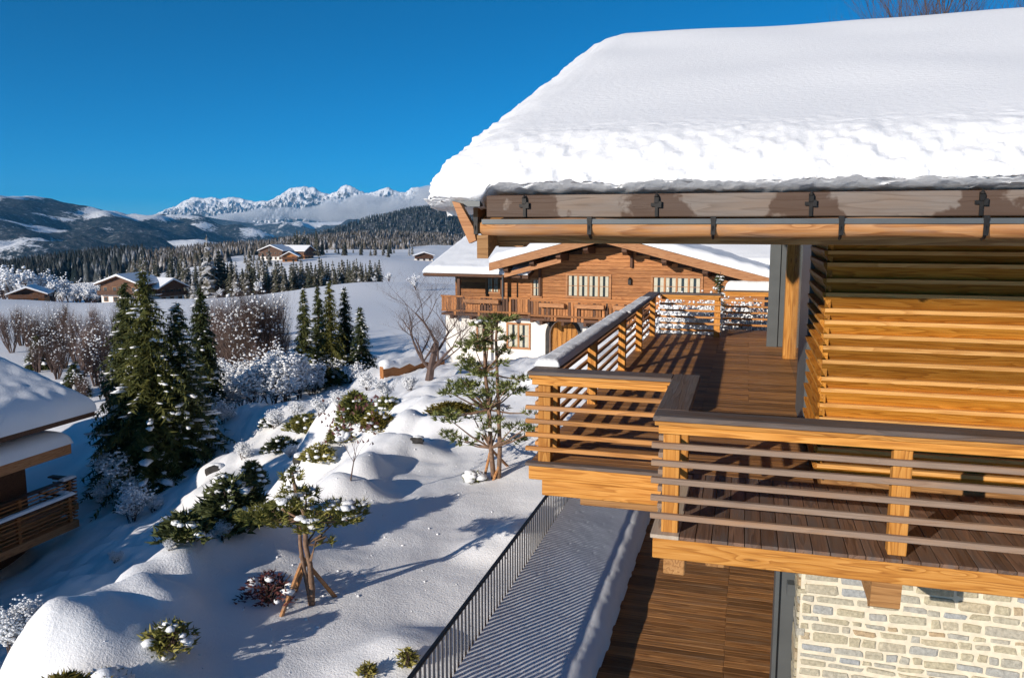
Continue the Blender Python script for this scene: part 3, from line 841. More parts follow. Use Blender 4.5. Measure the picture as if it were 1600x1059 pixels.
hmesh('verge_rafter', m, 'under')
m = MB(); m.prismy([(-2.36, Z0 - 0.08), (-2.36, Z0 - 0.20), (-2.12, Z0 - 0.20), (-2.0, Z0 - 0.08)], 7.70, 7.86)
hmesh('bracket', m, 'under')

# ---- snow lying on the roof
def roof_snow(name, u0, u1, T, lip, mat, label):
    prof = []                                # (distance from edge inwards, height) for the wrapped edge
    A_ = np.concatenate([np.linspace(R(-80), R(90), 44)])
    RR = 0.62
    ed = [(RR - (RR + lip) * math.cos(a) if a > 0 else RR - (RR + lip) * math.cos(a) ** 0.8, T * 0.42 + (T * 0.58 * math.sin(a) if a > 0 else T * 0.42 * math.sin(a))) for a in A_]
    ins = np.concatenate([[e[0] for e in ed], RR + np.geomspace(0.08, 10.2, 60)])
    hh = np.concatenate([[e[1] for e in ed], np.full(60, T)])
    nU = 520
    # left end wraps the same way
    ui = np.concatenate([u0 + ins[:44], np.linspace(u0 + RR + 0.06, u1, nU)])
    uh = np.concatenate([hh[:44] / T, np.ones(nU)])
    X = np.empty((len(ins), len(ui), 3))
    for j in range(len(ins)):
        for i in range(len(ui)):
            a, b_ = hh[j] / T, uh[i]
            h_ = T * (1 - math.hypot(1 - a, 1 - b_)) if (a < 1 and b_ < 1) else T * min(a, b_)
            h_ = max(h_, -0.05)
            v_ = EV - 0.04 + ins[j]
            u_ = ui[i]
            vv = v_
            zr = (rz(vv) if vv < RV else rz(RV)) + 0.05
            if vv > RV - 1.6:                # the crest is rounded over
                q = (vv - (RV - 1.6)); zr = rz(RV - 1.6) + 0.05 + q * TAN - q * q * 0.085
            p = Vector((u_, vv, zr + h_))
            e = max(0.0, 1 - ins[j] / 1.5); e2 = max(0.0, 1 - (u_ - u0) / 1.0)
            lump = max(e, e2) ** 1.7
            n1 = mnoise.fractal(p * 2.6, 0.9, 2.0, 3); n2 = mnoise.fractal(p * 8.5 + Vector((5, 1, 2)), 0.8, 2.1, 4)
            swell = 0.05 * mnoise.noise(Vector((p.x * 0.5, p.y * 0.6, 1.0)))
            s_ = lump * (0.028 * n1 + 0.032 * n2)
            if a < 0.55 and j < 44: p.z += -0.012 * abs(n1) + 0.014 * n2
            p.y -= s_ * (1.4 if a < 1 else 0.3); p.z += s_ * 0.8 + swell * (1 - lump)
            if b_ < 1: p.x -= s_ * 1.3
            # droop of the corner
            if u_ < u0 + 0.62 and v_ < EV + 0.7: p.z -= 0.10 * (1 - (u_ - u0) / 0.62) * max(0, 1 - (v_ - EV + 0.04) / 0.75) * (1.2 - a)
            flo = Z0 + 0.300 + 0.028 * max(-.35, n2) + 0.02 * n1 - (0.13 * min(1, max(0, (-2.40 - u_) / 0.12)))
            if v_ < EV + 0.35: p.z = max(p.z, flo + 0.10 * max(0, min(1, (0.20 - ins[j]) / 0.3)) ** 2)
            X[j, i] = B.world(p.x, p.y, p.z)
    me = grid_mesh(name, X[..., 0], X[..., 1], X[..., 2], mat)
    return tag(link(name, me), label, 'snow', kind='stuff')
roof_snow('roof_snow', -2.95, 13.0, 0.66, 0.10, M['snow_roof'], 'thick rounded blanket of snow on the roof of the near timber house')

# ================================================================== FENCE AND TERRACE SNOW
fence = B.root('metal_fence'); fence.location = B.world(-3.13, 9.3, 0.0)
tag(fence, 'grey metal slat fence between the snowy garden and the lower terrace', 'fence')
fme = block(1.10, 0.006, 0.072, M['fence'], 0.001)
v = 3.6; i = 0
while v < 21.0:
    o = link('fence_slat', fme, fence, (0, v - 9.3, 0.05 + 0.55), (0, R(-90), 0)); o.rotation_euler = Matrix.Rotation(R(90), 3, 'Z').to_4x4().to_euler(); 
    o.rotation_euler = (R(0), R(-90), R(90))
    v += 0.13
o = link('top_rail', block(17.4, 0.045, 0.035, M['iron'], 0.003), fence, (0, 12.3 - 9.3, 1.168), (0, 0, R(90)))
o = link('bottom_rail', block(17.4, 0.03, 0.03, M['fence'], 0.003), fence, (0.03, 12.3 - 9.3, 0.16), (0, 0, R(90)))
# drift lying between fence and boards
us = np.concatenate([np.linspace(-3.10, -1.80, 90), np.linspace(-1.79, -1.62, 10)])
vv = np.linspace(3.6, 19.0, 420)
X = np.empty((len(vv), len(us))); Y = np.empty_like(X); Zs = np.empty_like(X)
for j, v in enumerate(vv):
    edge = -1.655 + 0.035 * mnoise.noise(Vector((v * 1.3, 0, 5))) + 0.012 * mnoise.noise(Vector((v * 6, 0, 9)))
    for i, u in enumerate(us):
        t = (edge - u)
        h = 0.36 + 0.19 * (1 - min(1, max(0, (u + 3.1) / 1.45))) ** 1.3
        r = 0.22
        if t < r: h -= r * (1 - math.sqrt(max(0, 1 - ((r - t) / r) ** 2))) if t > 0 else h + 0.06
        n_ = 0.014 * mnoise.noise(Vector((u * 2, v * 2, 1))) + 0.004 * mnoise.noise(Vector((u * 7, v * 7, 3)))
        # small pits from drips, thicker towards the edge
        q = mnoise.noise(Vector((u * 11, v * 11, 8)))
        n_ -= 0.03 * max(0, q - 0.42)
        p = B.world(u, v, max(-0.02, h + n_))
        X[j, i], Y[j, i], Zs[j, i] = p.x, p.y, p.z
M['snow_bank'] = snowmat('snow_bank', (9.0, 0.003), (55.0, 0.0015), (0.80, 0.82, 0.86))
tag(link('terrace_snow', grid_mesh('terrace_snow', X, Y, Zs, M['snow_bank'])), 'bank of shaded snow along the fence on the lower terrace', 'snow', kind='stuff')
def cap_snow(name, u0, u1, v0, v1, z0, T, label, seed=0, n=(60, 14), kind='stuff', fr=B, mat='snow_small', lump=0.012):
    """a pillow of snow lying on a flat piece, round at every edge"""
    a = np.linspace(0, 1, n[0]); b_ = np.linspace(0, 1, n[1])
    X = np.empty((n[1], n[0])); Y = X.copy(); Z_ = X.copy()
    for j in range(n[1]):
        for i in range(n[0]):
            u = u0 + (u1 - u0) * a[i]; v = v0 + (v1 - v0) * b_[j]
            dd = min(u - u0, u1 - u, v - v0, v1 - v)
            r = min(T * 1.2, (u1 - u0) / 2, (v1 - v0) / 2)
            q = min(1, dd / r)
            h = T * math.sqrt(max(0, 1 - (1 - q) ** 2)) + (lump * mnoise.noise(Vector((u * 5 + seed, v * 5, 2))) + lump * 2 * mnoise.noise(Vector((u * 1.6 + seed, v * 1.6, 4)))) * q
            p = fr.world(u, v, z0 + 0.003 + max(0, h))
            X[j, i], Y[j, i], Z_[j, i] = p.x, p.y, p.z
    return tag(link(name, grid_mesh(name, X, Y, Z_, M[mat])), label, 'snow', kind=kind)
cap_snow('rail_snow', -2.46, -2.14, 9.5, 15.6, FL + 1.11, 0.085, 'strip of blue-grey snow along the long side handrail of the deck', 1, (16, 240))
cap_snow('rail_snow', -2.44, -2.17, 16.0, 19.6, FL + 1.11, 0.035, 'thin patchy frost on the far half of the long side handrail', 3, (12, 120))
cap_snow('rail_snow', -0.56, 0.95, 22.58, 22.93, FL + 1.11, 0.24, 'thick white roll of snow on the rearmost handrail', 2, (60, 24))

# ================================================================== THE CHALET ACROSS THE GARDEN
C = Frame(22.0, (-13.0, 43.0, -1.6))
chal = C.root('old_chalet')
tag(chal, 'weathered brown timber chalet with white ground floor and carved balcony behind the deck', 'house')
def cpart(name, u0, u1, v0, v1, z0, z1, mat, bev=0.0, parent=None, axis=None):
    return timber(name, parent or chal, C, min(u0, u1), max(u0, u1), v0, v1, min(z0, z1), max(z0, z1), M[mat], bev, axis)
def cmesh(name, mb, mat, parent=None, smooth=False):
    p = parent or chal
    o = mb.build(name, M[mat], p, C.loc(0, 0, 0), (0, 0, 0), smooth)
    if p is not chal:
        pm = Matrix.LocRotScale(p.location, p.rotation_euler, None).inverted() @ Matrix.LocRotScale(C.loc(0, 0, 0), None, None)
        o.location = pm.to_translation(); o.rotation_euler = pm.to_euler()
    return o
VG, VW, VM = 41.2, 43.0, 44.6               # gable verge, gable wall, main wing wall
cu = lambda px, py, v=VW: C.atv(px, py, v)[0]
czz = lambda px, py, v=VW: C.atv(px, py, v)[1]
GL, GR = cu(786, 450), cu(1195, 450)
ML = cu(712, 450, VM)
zb = czz(850, 492)                           # balcony floor
zg = -1.75
apex = (cu(938, 365, VG), czz(938, 365, VG))
lv = C.atv(764, 411, VG); rv = C.atv(1208, 436, VG)
m = MB(); m.prismy([(GL, zb), (GR, zb), (GR, apex[1] - (GR - apex[0]) * 0.27 - .5), (apex[0], apex[1] - .45), (GL, apex[1] - (apex[0] - GL) * 0.27 - .5)], VW, 52)
uw = cmesh('upper_wall', m, 'old_dark')
zz = zb + 0.02; rc = random.Random(4)
while zz < apex[1] - 0.55:
    hgt = 0.20
    lim = (apex[1] - 0.55 - zz - hgt) / 0.27
    a = max(GL - 0.02, apex[0] - lim); b_ = min(GR + 0.02, apex[0] + lim)
    if b_ - a > 0.5: cpart('wall_beam', a, b_, VW - 0.06, VW - 0.002, zz, zz + hgt - 0.012, 'old', 0.006, uw)
    zz += hgt
m = MB(); m.box(ML, GL, VM, 52, zb - 0.1, czz(700, 428, VM) + 0.4)
sw = cmesh('side_wall', m, 'old_dark')
zz = zb
while zz < czz(700, 428, VM) + 0.2:
    cpart('wall_beam', ML, GL - 0.01, VM - 0.06, VM - 0.002, zz, zz + 0.188, 'old', 0.006, sw); zz += 0.2
m = MB(); m.box(ML + 0.1, cu(832, 500), VW + 0.02, 52, zg - 0.6, zb - 0.12); cmesh('ground_floor_wall', m, 'plaster')
# door bay with an arched opening
dl, dr = cu(858, 540), cu(903, 540); dz = czz(880, 500); dm = (dl + dr) / 2; rr = (dr - dl) / 2
bay0, bay1 = cu(832, 500) + 0.005, GR
m = MB()
arc = [(dm - rr * math.cos(t), dz - rr + rr * math.sin(t)) for t in np.linspace(0, math.pi, 15)]
zt = zb - 0.12
m.prismy([(bay0, zg - .6), (dl, zg - .6), (dl, dz - rr), (dl, zt), (bay0, zt)], VW, 51.9)
for (p, q) in zip(arc[:-1], arc[1:]): m.prismy([p, q, (q[0], zt), (p[0], zt)], VW, VW + 0.5)
m.prismy([(dr, zg - .6), (bay1, zg - .6), (bay1, zt), (dr, zt), (dr, dz - rr)], VW, 51.9)
cmesh('door_bay_wall', m, 'plaster')
m = MB()
ro, ri = rr + 0.22, rr + 0.005
for t0, t1 in zip(np.linspace(0, math.pi, 15)[:-1], np.linspace(0, math.pi, 15)[1:]):
    f = lambda r, t: (dm - r * math.cos(t), dz - rr + r * math.sin(t))
    m.prismy([f(ri, t0), f(ri, t1), f(ro, t1), f(ro, t0)], VW - 0.03, VW - 0.003)
m.box(dl - .22, dl - .005, VW - 0.03, VW - 0.003, zg - .6, dz - rr); m.box(dr + .005, dr + .22, VW - 0.03, VW - 0.003, zg - .6, dz - rr)
cmesh('door_surround', m, 'rock')
m = MB(); m.prismy([(dl, zg - .5), (dr, zg - .5)] + arc[::-1], VW + 0.25, VW + 0.33)
door = cmesh('arched_door', m, 'door')
for i in range(1, 6):
    x = dl + (dr - dl) * i / 6
    hgt = dz - rr + math.sqrt(max(0.01, rr * rr - (x - dm) ** 2)) - 0.04
    cpart('door_board', x - 0.10, x + 0.10, VW + 0.22, VW + 0.248, zg - .5, hgt, 'door', 0.006, door, 'z')
def window(px0, px1, py0, py1, v, panes, par=None, shutters=False):
    u0, z1 = C.atv(px0, py0, v); u1, _ = C.atv(px1, py0, v); _, z0 = C.atv((px0 + px1) / 2, py1, v); _, z1 = C.atv((px0 + px1) / 2, py0, v)
    fr = MB()
    t = 0.11
    fr.box(u0 - t, u1 + t, v - 0.12, v - 0.062, z1, z1 + t); fr.box(u0 - t, u1 + t, v - 0.13, v - 0.062, z0 - t, z0)
    fr.box(u0 - t, u0, v - 0.12, v - 0.062, z0, z1); fr.box(u1, u1 + t, v - 0.12, v - 0.062, z0, z1)
    wn = cmesh('window', fr, 'verge')
    for i in range(1, panes):
        x = u0 + (u1 - u0) * i / panes
        cpart('mullion', x - 0.05, x + 0.05, v - 0.115, v - 0.064, z0 + .001, z1 - .001, 'verge', 0.0, wn)
    for i in range(panes):
        a = u0 + (u1 - u0) * i / panes + 0.05; b_ = u0 + (u1 - u0) * (i + 1) / panes - 0.05
        cpart('pane', a, b_, v - 0.068, v - 0.063, z0, z1, 'glass', 0.0, wn)
        cpart('glazing_bar', a, b_, v - 0.08, v - 0.069, (z0 + z1) / 2 - .015, (z0 + z1) / 2 + .015, 'verge', 0.0, wn)
        w2 = (b_ - a) * 0.36
        for (p, q) in ((a + .01, a + w2), (b_ - w2, b_ - .01)):
            cpart('curtain', p, q, v - 0.0735, v - 0.0695, z0 + .02, z1 - .02, 'curtain', 0.0, wn, 'z')
    if shutters:
        for (p, q) in ((u0 - t - 0.52, u0 - t - .02), (u1 + t + .02, u1 + t + 0.52)): cpart('shutter', p, q, v - 0.06, v - 0.003, z0 - .05, z1 + .05, 'shutter', 0.0, wn, 'z')
    return wn
window(888, 953, 431, 463, VW - .0, 4)
window(1021, 1096, 434, 462, VW - .0, 4)
window(762, 780, 434, 456, VM - .0, 2)
window(833, 845, 437, 462, VW, 1)
window(795, 827, 507, 542, VW + .085, 2, shutters=True)
window(748, 768, 507, 542, VW + .085, 1)
# balcony: floor, brackets, boards, rail, flower boxes
def balcony(pxa, pxb, v, back):
    ua, ub = cu(pxa, 480, v), cu(pxb, 480, v)
    zf = zb - 0.02
    fl = cpart('balcony', ua, ub, v, back, zf - 0.14, zf, 'old_dark', 0.0)
    cpart('balcony_rail', ua - .03, ub, v - 0.05, v + 0.10, zf + 0.93, zf + 1.02, 'old', 0.006, fl)
    cpart('balcony_rail', ua, ub, v - 0.03, v + 0.02, zf + 0.08, zf + 0.2, 'old', 0.006, fl)
    x = ua + 0.02; k = 0
    while x < ub - 0.1:
        cpart('baluster', x, x + 0.135, v - 0.025, v + 0.01, zf + (0.201 if k % 9 < 5 else -0.12), zf + 0.928, 'old' if rc.random() < .6 else 'old_dark', 0.0, fl, 'z')
        x += 0.155 if k % 9 < 5 else 0.19
        k += 1
    x = ua + 0.5
    while x < ub:
        cpart('bracket', x, x + 0.18, v + 0.05, back, zf - 0.36, zf - 0.142, 'old_dark', 0.02, fl, 'v'); x += 1.25
    return fl
b1 = balcony(690, 829, VM - 2.3, VM)
b2 = balcony(829, 1010, VW - 1.5, VW)
for (pa, pb, v) in ((727, 782, VM - 2.3), (845, 884, VW - 1.5), (900, 946, VW - 1.5), (960, 1000, VW - 1.5)):
    a, b_ = cu(pa, 470, v), cu(pb, 470, v)
    cpart('flower_box', a, b_, v - 0.32, v - 0.052, zb + 0.62, zb + 0.84, 'verge', 0.01)
for px in (717, 785):
    cpart('balcony_post', cu(px, 480, VM - 2.2) - .09, cu(px, 480, VM - 2.2) + .09, VM - 2.25, VM - 2.07, zb, czz(700, 432, VM - 2.2) + .2, 'old_dark', 0.01)
cpart('corner_post', cu(757, 520, VM - 2.2) - .06, cu(757, 520, VM - 2.2) + .06, VM - 2.2, VM - 2.05, zg - .6, zb - .17, 'old_dark', 0.01)
# roofs: gable wing with broad barge boards, main wing behind
def slab(name, mat, a, b_, v0, v1, t0, t1, par=None):
    m = MB(); m.prismy([(a[0], a[1] - t1), (b_[0], b_[1] - t1), (b_[0], b_[1] - t0), (a[0], a[1] - t0)], v0, v1)
    return cmesh(name, m, mat, par)
rslope = (apex[1] - rv[1]) / (rv[0] - apex[0])
slabL = slab('gable_roof', 'old_dark', lv, (apex[0] - .004, apex[1]), VG + 0.16, 51.5, 0.03, 0.2)
slab('barge_board', 'verge', lv, (apex[0] - .004, apex[1]), VG, VG + 0.14, 0.0, 0.44, slabL)
slab('barge_board', 'verge', (lv[0] + .7, lv[1] - .55), (lv[0] + 4.0, lv[1] + .33), VG + 0.5, VG + 0.62, 0.0, 0.26, slabL)
slabR = slab('gable_roof', 'old_dark', (apex[0] + .004, apex[1]), rv, VG + 0.16, 51.5, 0.03, 0.2)
slab('barge_board', 'verge', (apex[0] + .004, apex[1]), rv, VG, VG + 0.14, 0.0, 0.44, slabR)
for k_, t in enumerate((0.14, 0.38, 0.62, 0.86)):
    for (e, par) in ((lv, slabL), (rv, slabR)):
        x = e[0] + (apex[0] - e[0]) * t; zt_ = e[1] + (apex[1] - e[1]) * t - 0.46
        m = MB(); m.prism([(VG + .25, zt_), (VG + .25, zt_ - .18), (VG + .55, zt_ - .36), (VW - .01, zt_ - .42), (VW - .01, zt_)], x - 0.13, x + 0.13)
        cmesh('purlin_end', m, 'old_dark', par)
for (px, z1_, z0_) in ((988, 365, 418), (845, 415, 462)):
    x = cu(px, 400); cpart('hanging_post', x - .07, x + .07, VW - 0.22, VW - 0.08, czz(px, z0_), czz(px, z1_), 'old_dark', 0.01)
zE = czz(700, 427, VM - 2.6); zR = czz(760, 362, VM + 4.6)
uA, uB = cu(662, 425, VM - 2.6), cu(1330, 425, VM)
def mslab(name, mat, v0, z0_, v1, z1_, t0, t1, ua, ub):
    m = MB(); m.prism([(v0, z0_ - t1), (v1, z1_ - t1), (v1, z1_ - t0), (v0, z0_ - t0)], ua, ub); return cmesh(name, m, mat)
mslab('main_roof', 'old_dark', VM - 2.6, zE, VM + 4.6, zR, 0.0, 0.2, uA, lv[0] + 2)
mslab('main_roof', 'old_dark', VM - 0.4, zE + .6, VM + 4.6, zR, 0.0, 0.2, lv[0] + 2.01, uB)
mslab('main_roof', 'old_dark', VM + 4.61, zR, VM + 12, zE, 0.0, 0.2, uA, uB)
cpart('gutter', uA, lv[0] + 1.6, VM - 2.72, VM - 2.6, zE - .16, zE - .03, 'old_dark', 0.02)
m = MB(); x = cu(786, 430, VM - 2.7); m.tube([(x, VM - 2.75, zE - .1), (x, VM - 2.75, zE - .55), (x, VM - 2.75, zb + .9)], [.05, .05, .05], 8); cmesh('downpipe', m, 'metal')
for px in (985, 893, 922):
    u_, z_ = C.atv(px, 440 if px == 985 else 512, VW)
    if px == 893: continue
    m = MB(); m.box(u_ - .08, u_ + .08, VW - .22, VW - .08, z_ - .15, z_ + .12); m.tube([(u_, VW - .15, z_ + .12), (u_, VW - .15, z_ + .25)], [.12, .01], 6); m.box(u_ - .02, u_ + .02, VW - .12, VW - .0, z_ + .1, z_ + .14)
    cmesh('wall_lantern', m, 'iron')
# snow on those roofs
def slope_snow(name, fr, quad, T, label, n=(60, 40), seed=0.0, over=0.1):
    """quad: four (u, v, z) corners of a roof plane, eave first; snow with round edges on all sides"""
    q = [Vector(p) for p in quad]
    nx, ny = n
    X = np.empty((ny + 2, nx + 2)); Y = X.copy(); Z_ = X.copy()
    def f(i, k): return 0.5 - 0.5 * math.cos(math.pi * i / (k - 1))
    W_ = (q[1] - q[0]).length; H_ = (q[3] - q[0]).length
    for j in range(ny + 2):
        for i in range(nx + 2):
            ii, jj = min(max(i - 1, 0), nx - 1), min(max(j - 1, 0), ny - 1)
            a, b_ = f(ii, nx), f(jj, ny)
            p = q[0] * (1 - a) * (1 - b_) + q[1] * a * (1 - b_) + q[2] * a * b_ + q[3] * (1 - a) * b_
            dd = min(a * W_, (1 - a) * W_, b_ * H_, (1 - b_) * H_)
            e = math.sqrt(max(0, 1 - (1 - min(1, dd / (T * 1.1))) ** 2))
            hgt = 0.12 * T + 0.88 * T * e + 0.1 * T * mnoise.noise(Vector((p.x * .6 + seed, p.y * .6, 1))) * e + 0.1 * T * mnoise.noise(Vector((p.x * 2.1 + seed, p.y * 2.1, 3)))
            if i in (0, nx + 1) or j in (0, ny + 1): hgt = 0.01
            p = fr.world(p.x, p.y, p.z + hgt)
            X[j, i], Y[j, i], Z_[j, i] = p.x, p.y, p.z
    return tag(link(name, grid_mesh(name, X, Y, Z_, M['snow_small'])), label, 'snow', kind='stuff')
slope_snow('roof_snow', C, [(lv[0], VG + .02, lv[1]), (lv[0], 51, lv[1]), (apex[0] - .1, 51, apex[1]), (apex[0] - .1, VG + .02, apex[1])], 0.46, 'white snow on the left half of the brown chalet gable roof', (80, 60), 1)
slope_snow('roof_snow', C, [(rv[0], VG + .02, rv[1]), (rv[0], 51, rv[1]), (apex[0] + .1, 51, apex[1]), (apex[0] + .1, VG + .02, apex[1])], 0.46, 'white snow on the right half of the brown chalet gable roof', (80, 60), 4)
slope_snow('roof_snow', C, [(uA - .05, VM - 2.65, zE), (lv[0] + 2, VM - 2.65, zE), (lv[0] + 2, VM + 4.6, zR), (uA - .05, VM + 4.6, zR)], 0.34, 'snow on the low left wing of the brown chalet roof', (50, 50), 7)
slope_snow('roof_snow', C, [(lv[0] + 2.05, VM - .45, zE + .6), (uB, VM - .45, zE + .6), (uB, VM + 4.6, zR), (lv[0] + 2.05, VM + 4.6, zR)], 0.34, 'snow on the roof of the brown chalet right of its gable', (60, 50), 9)

# ================================================================== THE NEIGHBOUR DOWN THE SLOPE (left edge)
NU, NV = -25.7, 25.6
Nf = Frame(16.1, (-30.0, 20.0, -7.5))
nb = Nf.root('neighbour_chalet')
tag(nb, 'dark timber chalet with stacked slatted balconies at the left edge', 'house')
def npart(name, u0, u1, v0, v1, z0, z1, mat, bev=0.01, parent=None, axis=None):
    return timber(name, parent or nb, Nf, u0, u1, v0, v1, z0, z1, M[mat], bev, axis)
def nmesh(name, mb, mat):
    return mb.build(name, M[mat], nb, Nf.loc(0, 0, 0))
m = MB(); m.box(-38, -27.6, 4, 25.0, -9.0, -2.0); nmesh('wall', m, 'old_dark')
zrail = atY(96, 771, 31.7).z
zfl = zrail - 1.08
def nbalc(zf, u1, v1, zr=1.08):
    fl = npart('balcony', -27.6, u1, 8, v1, zf - 0.30, zf, 'verge', 0.01)
    npart('handrail', u1 - 0.3, u1, 8, v1, zf + zr - .06, zf + zr, 'old_dark', 0.01, fl)
    npart('handrail', -27.6, u1 - .301, v1 - .3, v1, zf + zr - .06, zf + zr, 'old_dark', 0.01, fl)
    for k in range(6):
        s = zf + 0.14 + k * 0.15
        npart('slat', u1 - 0.07, u1 - .02, 8, v1, s, s + .05, 'old', 0.005, fl)
        npart('slat', -27.6, u1 - .08, v1 - .07, v1 - .02, s, s + .05, 'old', 0.005, fl)
    for v in np.arange(v1 - .3, 10, -2.4): npart('post', u1 - .22, u1 - .08, v - .07, v + .07, zf, zf + zr - .06, 'old', 0.005, fl)
    return fl
nbalc(zfl, NU, NV)
p2 = atY(120, 745, 32.6); u2_, v2_ = Nf.uv(p2)
nbalc(p2.z - 1.08, u2_, v2_)
cap_snow('rail_snow', NU - .3, NU, 8, NV, zrail, 0.1, 'snow strip on the lower balcony handrail of the left chalet', 5, (12, 160), fr=Nf)
cap_snow('rail_snow', -27.5, NU - .31, NV - .3, NV, zrail, 0.1, 'snow on the rear handrail of the lower balcony of the left chalet', 6, (40, 12), fr=Nf)
cap_snow('rail_snow', u2_ - .3, u2_, NV + .05, v2_, p2.z, 0.1, 'snow strip on the upper balcony handrail of the left chalet', 8, (12, 160), fr=Nf)
ec = atY(148, 642, 33.5); eu, ev = Nf.uv(ec); ez = ec.z
m = MB(); RU = eu - 7.5; zr_ = ez + 7.5 * 0.34
m.prismy([(eu, ez - .2), (eu, ez), (RU, zr_), (RU - 7.5, ez), (RU - 7.5, ez - .2), (RU, zr_ - .22)], 3.0, ev)
nmesh('roof', m, 'old_dark')
slope_snow('roof_snow', Nf, [(eu + .06, ev + .05, ez), (eu + .06, 3, ez), (RU, 3, zr_), (RU, ev + .05, zr_)], 0.8, 'smooth blue-shaded snow on the big roof of the left chalet', (140, 60), 12)
slope_snow('roof_snow', Nf, [(RU - 7.5, 3, ez), (RU - 7.5, ev, ez), (RU, ev, zr_), (RU, 3, zr_)], 0.5, 'snow on the far side of the left chalet roof', (60, 30), 13)
pz = atY(112, 706, 32.5); pu, pv = Nf.uv(pz)
npart('porch_roof', pu - 5, pu, pv - 9, pv, pz.z - .05, pz.z + .38, 'verge', 0.01)
cap_snow('porch_snow', pu - 5, pu + .08, pv - 9, pv + .06, pz.z + .38, 0.62, 'thick snow slab on the small porch roof of the left chalet', 14, (60, 90), fr=Nf)

# ================================================================== VEGETATION: builders
def spruce_mesh(h, rb, seed, whorl=0.26, per=8, fin=26, snow=0.35, droop=0.35, needle=0.22, start=0.04, power=0.85, bough=0.0):
    """one spruce: trunk, needle sprays on drooping whorls, snow lying on the upper side of the sprays"""
    rng = random.Random(seed)
    tr, fo, sn = MB(), MB(), MB()
    lean = Vector((rng.uniform(-.02, .02), rng.uniform(-.02, .02), 0))
    tp = [Vector((0, 0, -0.3)) + lean * 0, lean * h * .5 + Vector((0, 0, h * .5)), lean * h + Vector((0, 0, h))]
    tr.tube(tp, [h * .018 + .03, h * .011 + .015, 0.01], 7)
    z = h * start
    while z < h * 0.985:
        t = z / h
        Rz = rb * (1 - t) ** power * (0.85 + 0.3 * rng.random()) + 0.05
        n = max(3, int(per * (0.6 + 0.4 * (1 - t))))
        a0 = rng.random() * 6.28
        for k in range(n):
            a = a0 + 6.28 * k / n + rng.uniform(-.3, .3)
            Ln = Rz * rng.uniform(0.65, 1.1)
            dx, dy = math.cos(a), math.sin(a)
            o = lean * z + Vector((0, 0, z + rng.uniform(-.5, .5) * whorl))
            dr = droop * rng.uniform(0.6, 1.3) * Ln
            def at(s): return o + Vector((dx * Ln * s, dy * Ln * s, 0.10 * Ln * s * (1 - s) * 2 - dr * s * s))
            m = max(5, int(fin * Ln / max(rb, .4)) + 4)
            side = Vector((-dy, dx, 0))
            for q in range(m):
                s = (q + rng.random()) / m
                p = at(s)
                wl = needle * (1.25 - 0.7 * s) * rng.uniform(0.7, 1.3) * (0.6 + 0.6 * (1 - t))
                sg = 1 if q % 2 else -1
                dirv = (side * sg * rng.uniform(0.5, 1.0) + Vector((dx, dy, 0)) * rng.uniform(0.3, 0.9) + Vector((0, 0, rng.uniform(-0.75, 0.08)))).normalized()
                e = p + dirv * wl * 1.6
                wv = Vector((0, 0, 1)).cross(dirv) * wl * 0.24 + Vector((0, 0, wl * 0.12 * rng.uniform(-1, 1)))
                fo.tri(p - wv, p + wv, e)
                if q % 3 == 0: fo.tri(p, p + Vector((dx, dy, -0.5)) * wl * .4 + wv, p + Vector((0, 0, -wl * 1.2)) + wv * .3)
            if rng.random() < snow:
                for q in range(rng.choice((1, 2, 3, 4))):
                    s = rng.uniform(0.35, 0.98)
                    p = at(s)
                    r = needle * (0.25 + 0.7 * rng.random() ** 2) * (0.5 + 0.7 * (1 - t))
                    if t < .45 and rng.random() < bough: r *= rng.uniform(1.2, 1.9)
                    sn.lump(p + Vector((0, 0, r * .12)), r * 1.7, r * .62, r * .22, rng, a, .3)
        z += whorl * rng.uniform(0.8, 1.2) * (0.55 + 0.6 * (1 - t))
    for q in range(10):
        e = tp[2] + Vector((rng.uniform(-.1, .1), rng.uniform(-.1, .1), -rng.uniform(0, .5)))
        fo.tri(e, e + Vector((.04, 0, -.1)), e + Vector((rng.uniform(-.15, .15), rng.uniform(-.15, .15), -.25)))
    return tr, fo, sn
def make_spruce(name, loc, h, rb, seed, label, group=None, leaf='spruce', **kw):
    tr, fo, sn = spruce_mesh(h, rb, seed, **kw)
    e = empty(name, loc)
    tag(e, label, 'spruce', group)
    tr.build('trunk', M['bark'], e); tag(fo.build('crown', M[leaf], e), kind='stuff')
    if sn.f: tag(sn.build('snow', M['snow_small'], e, smooth=True), kind='stuff')
    return e
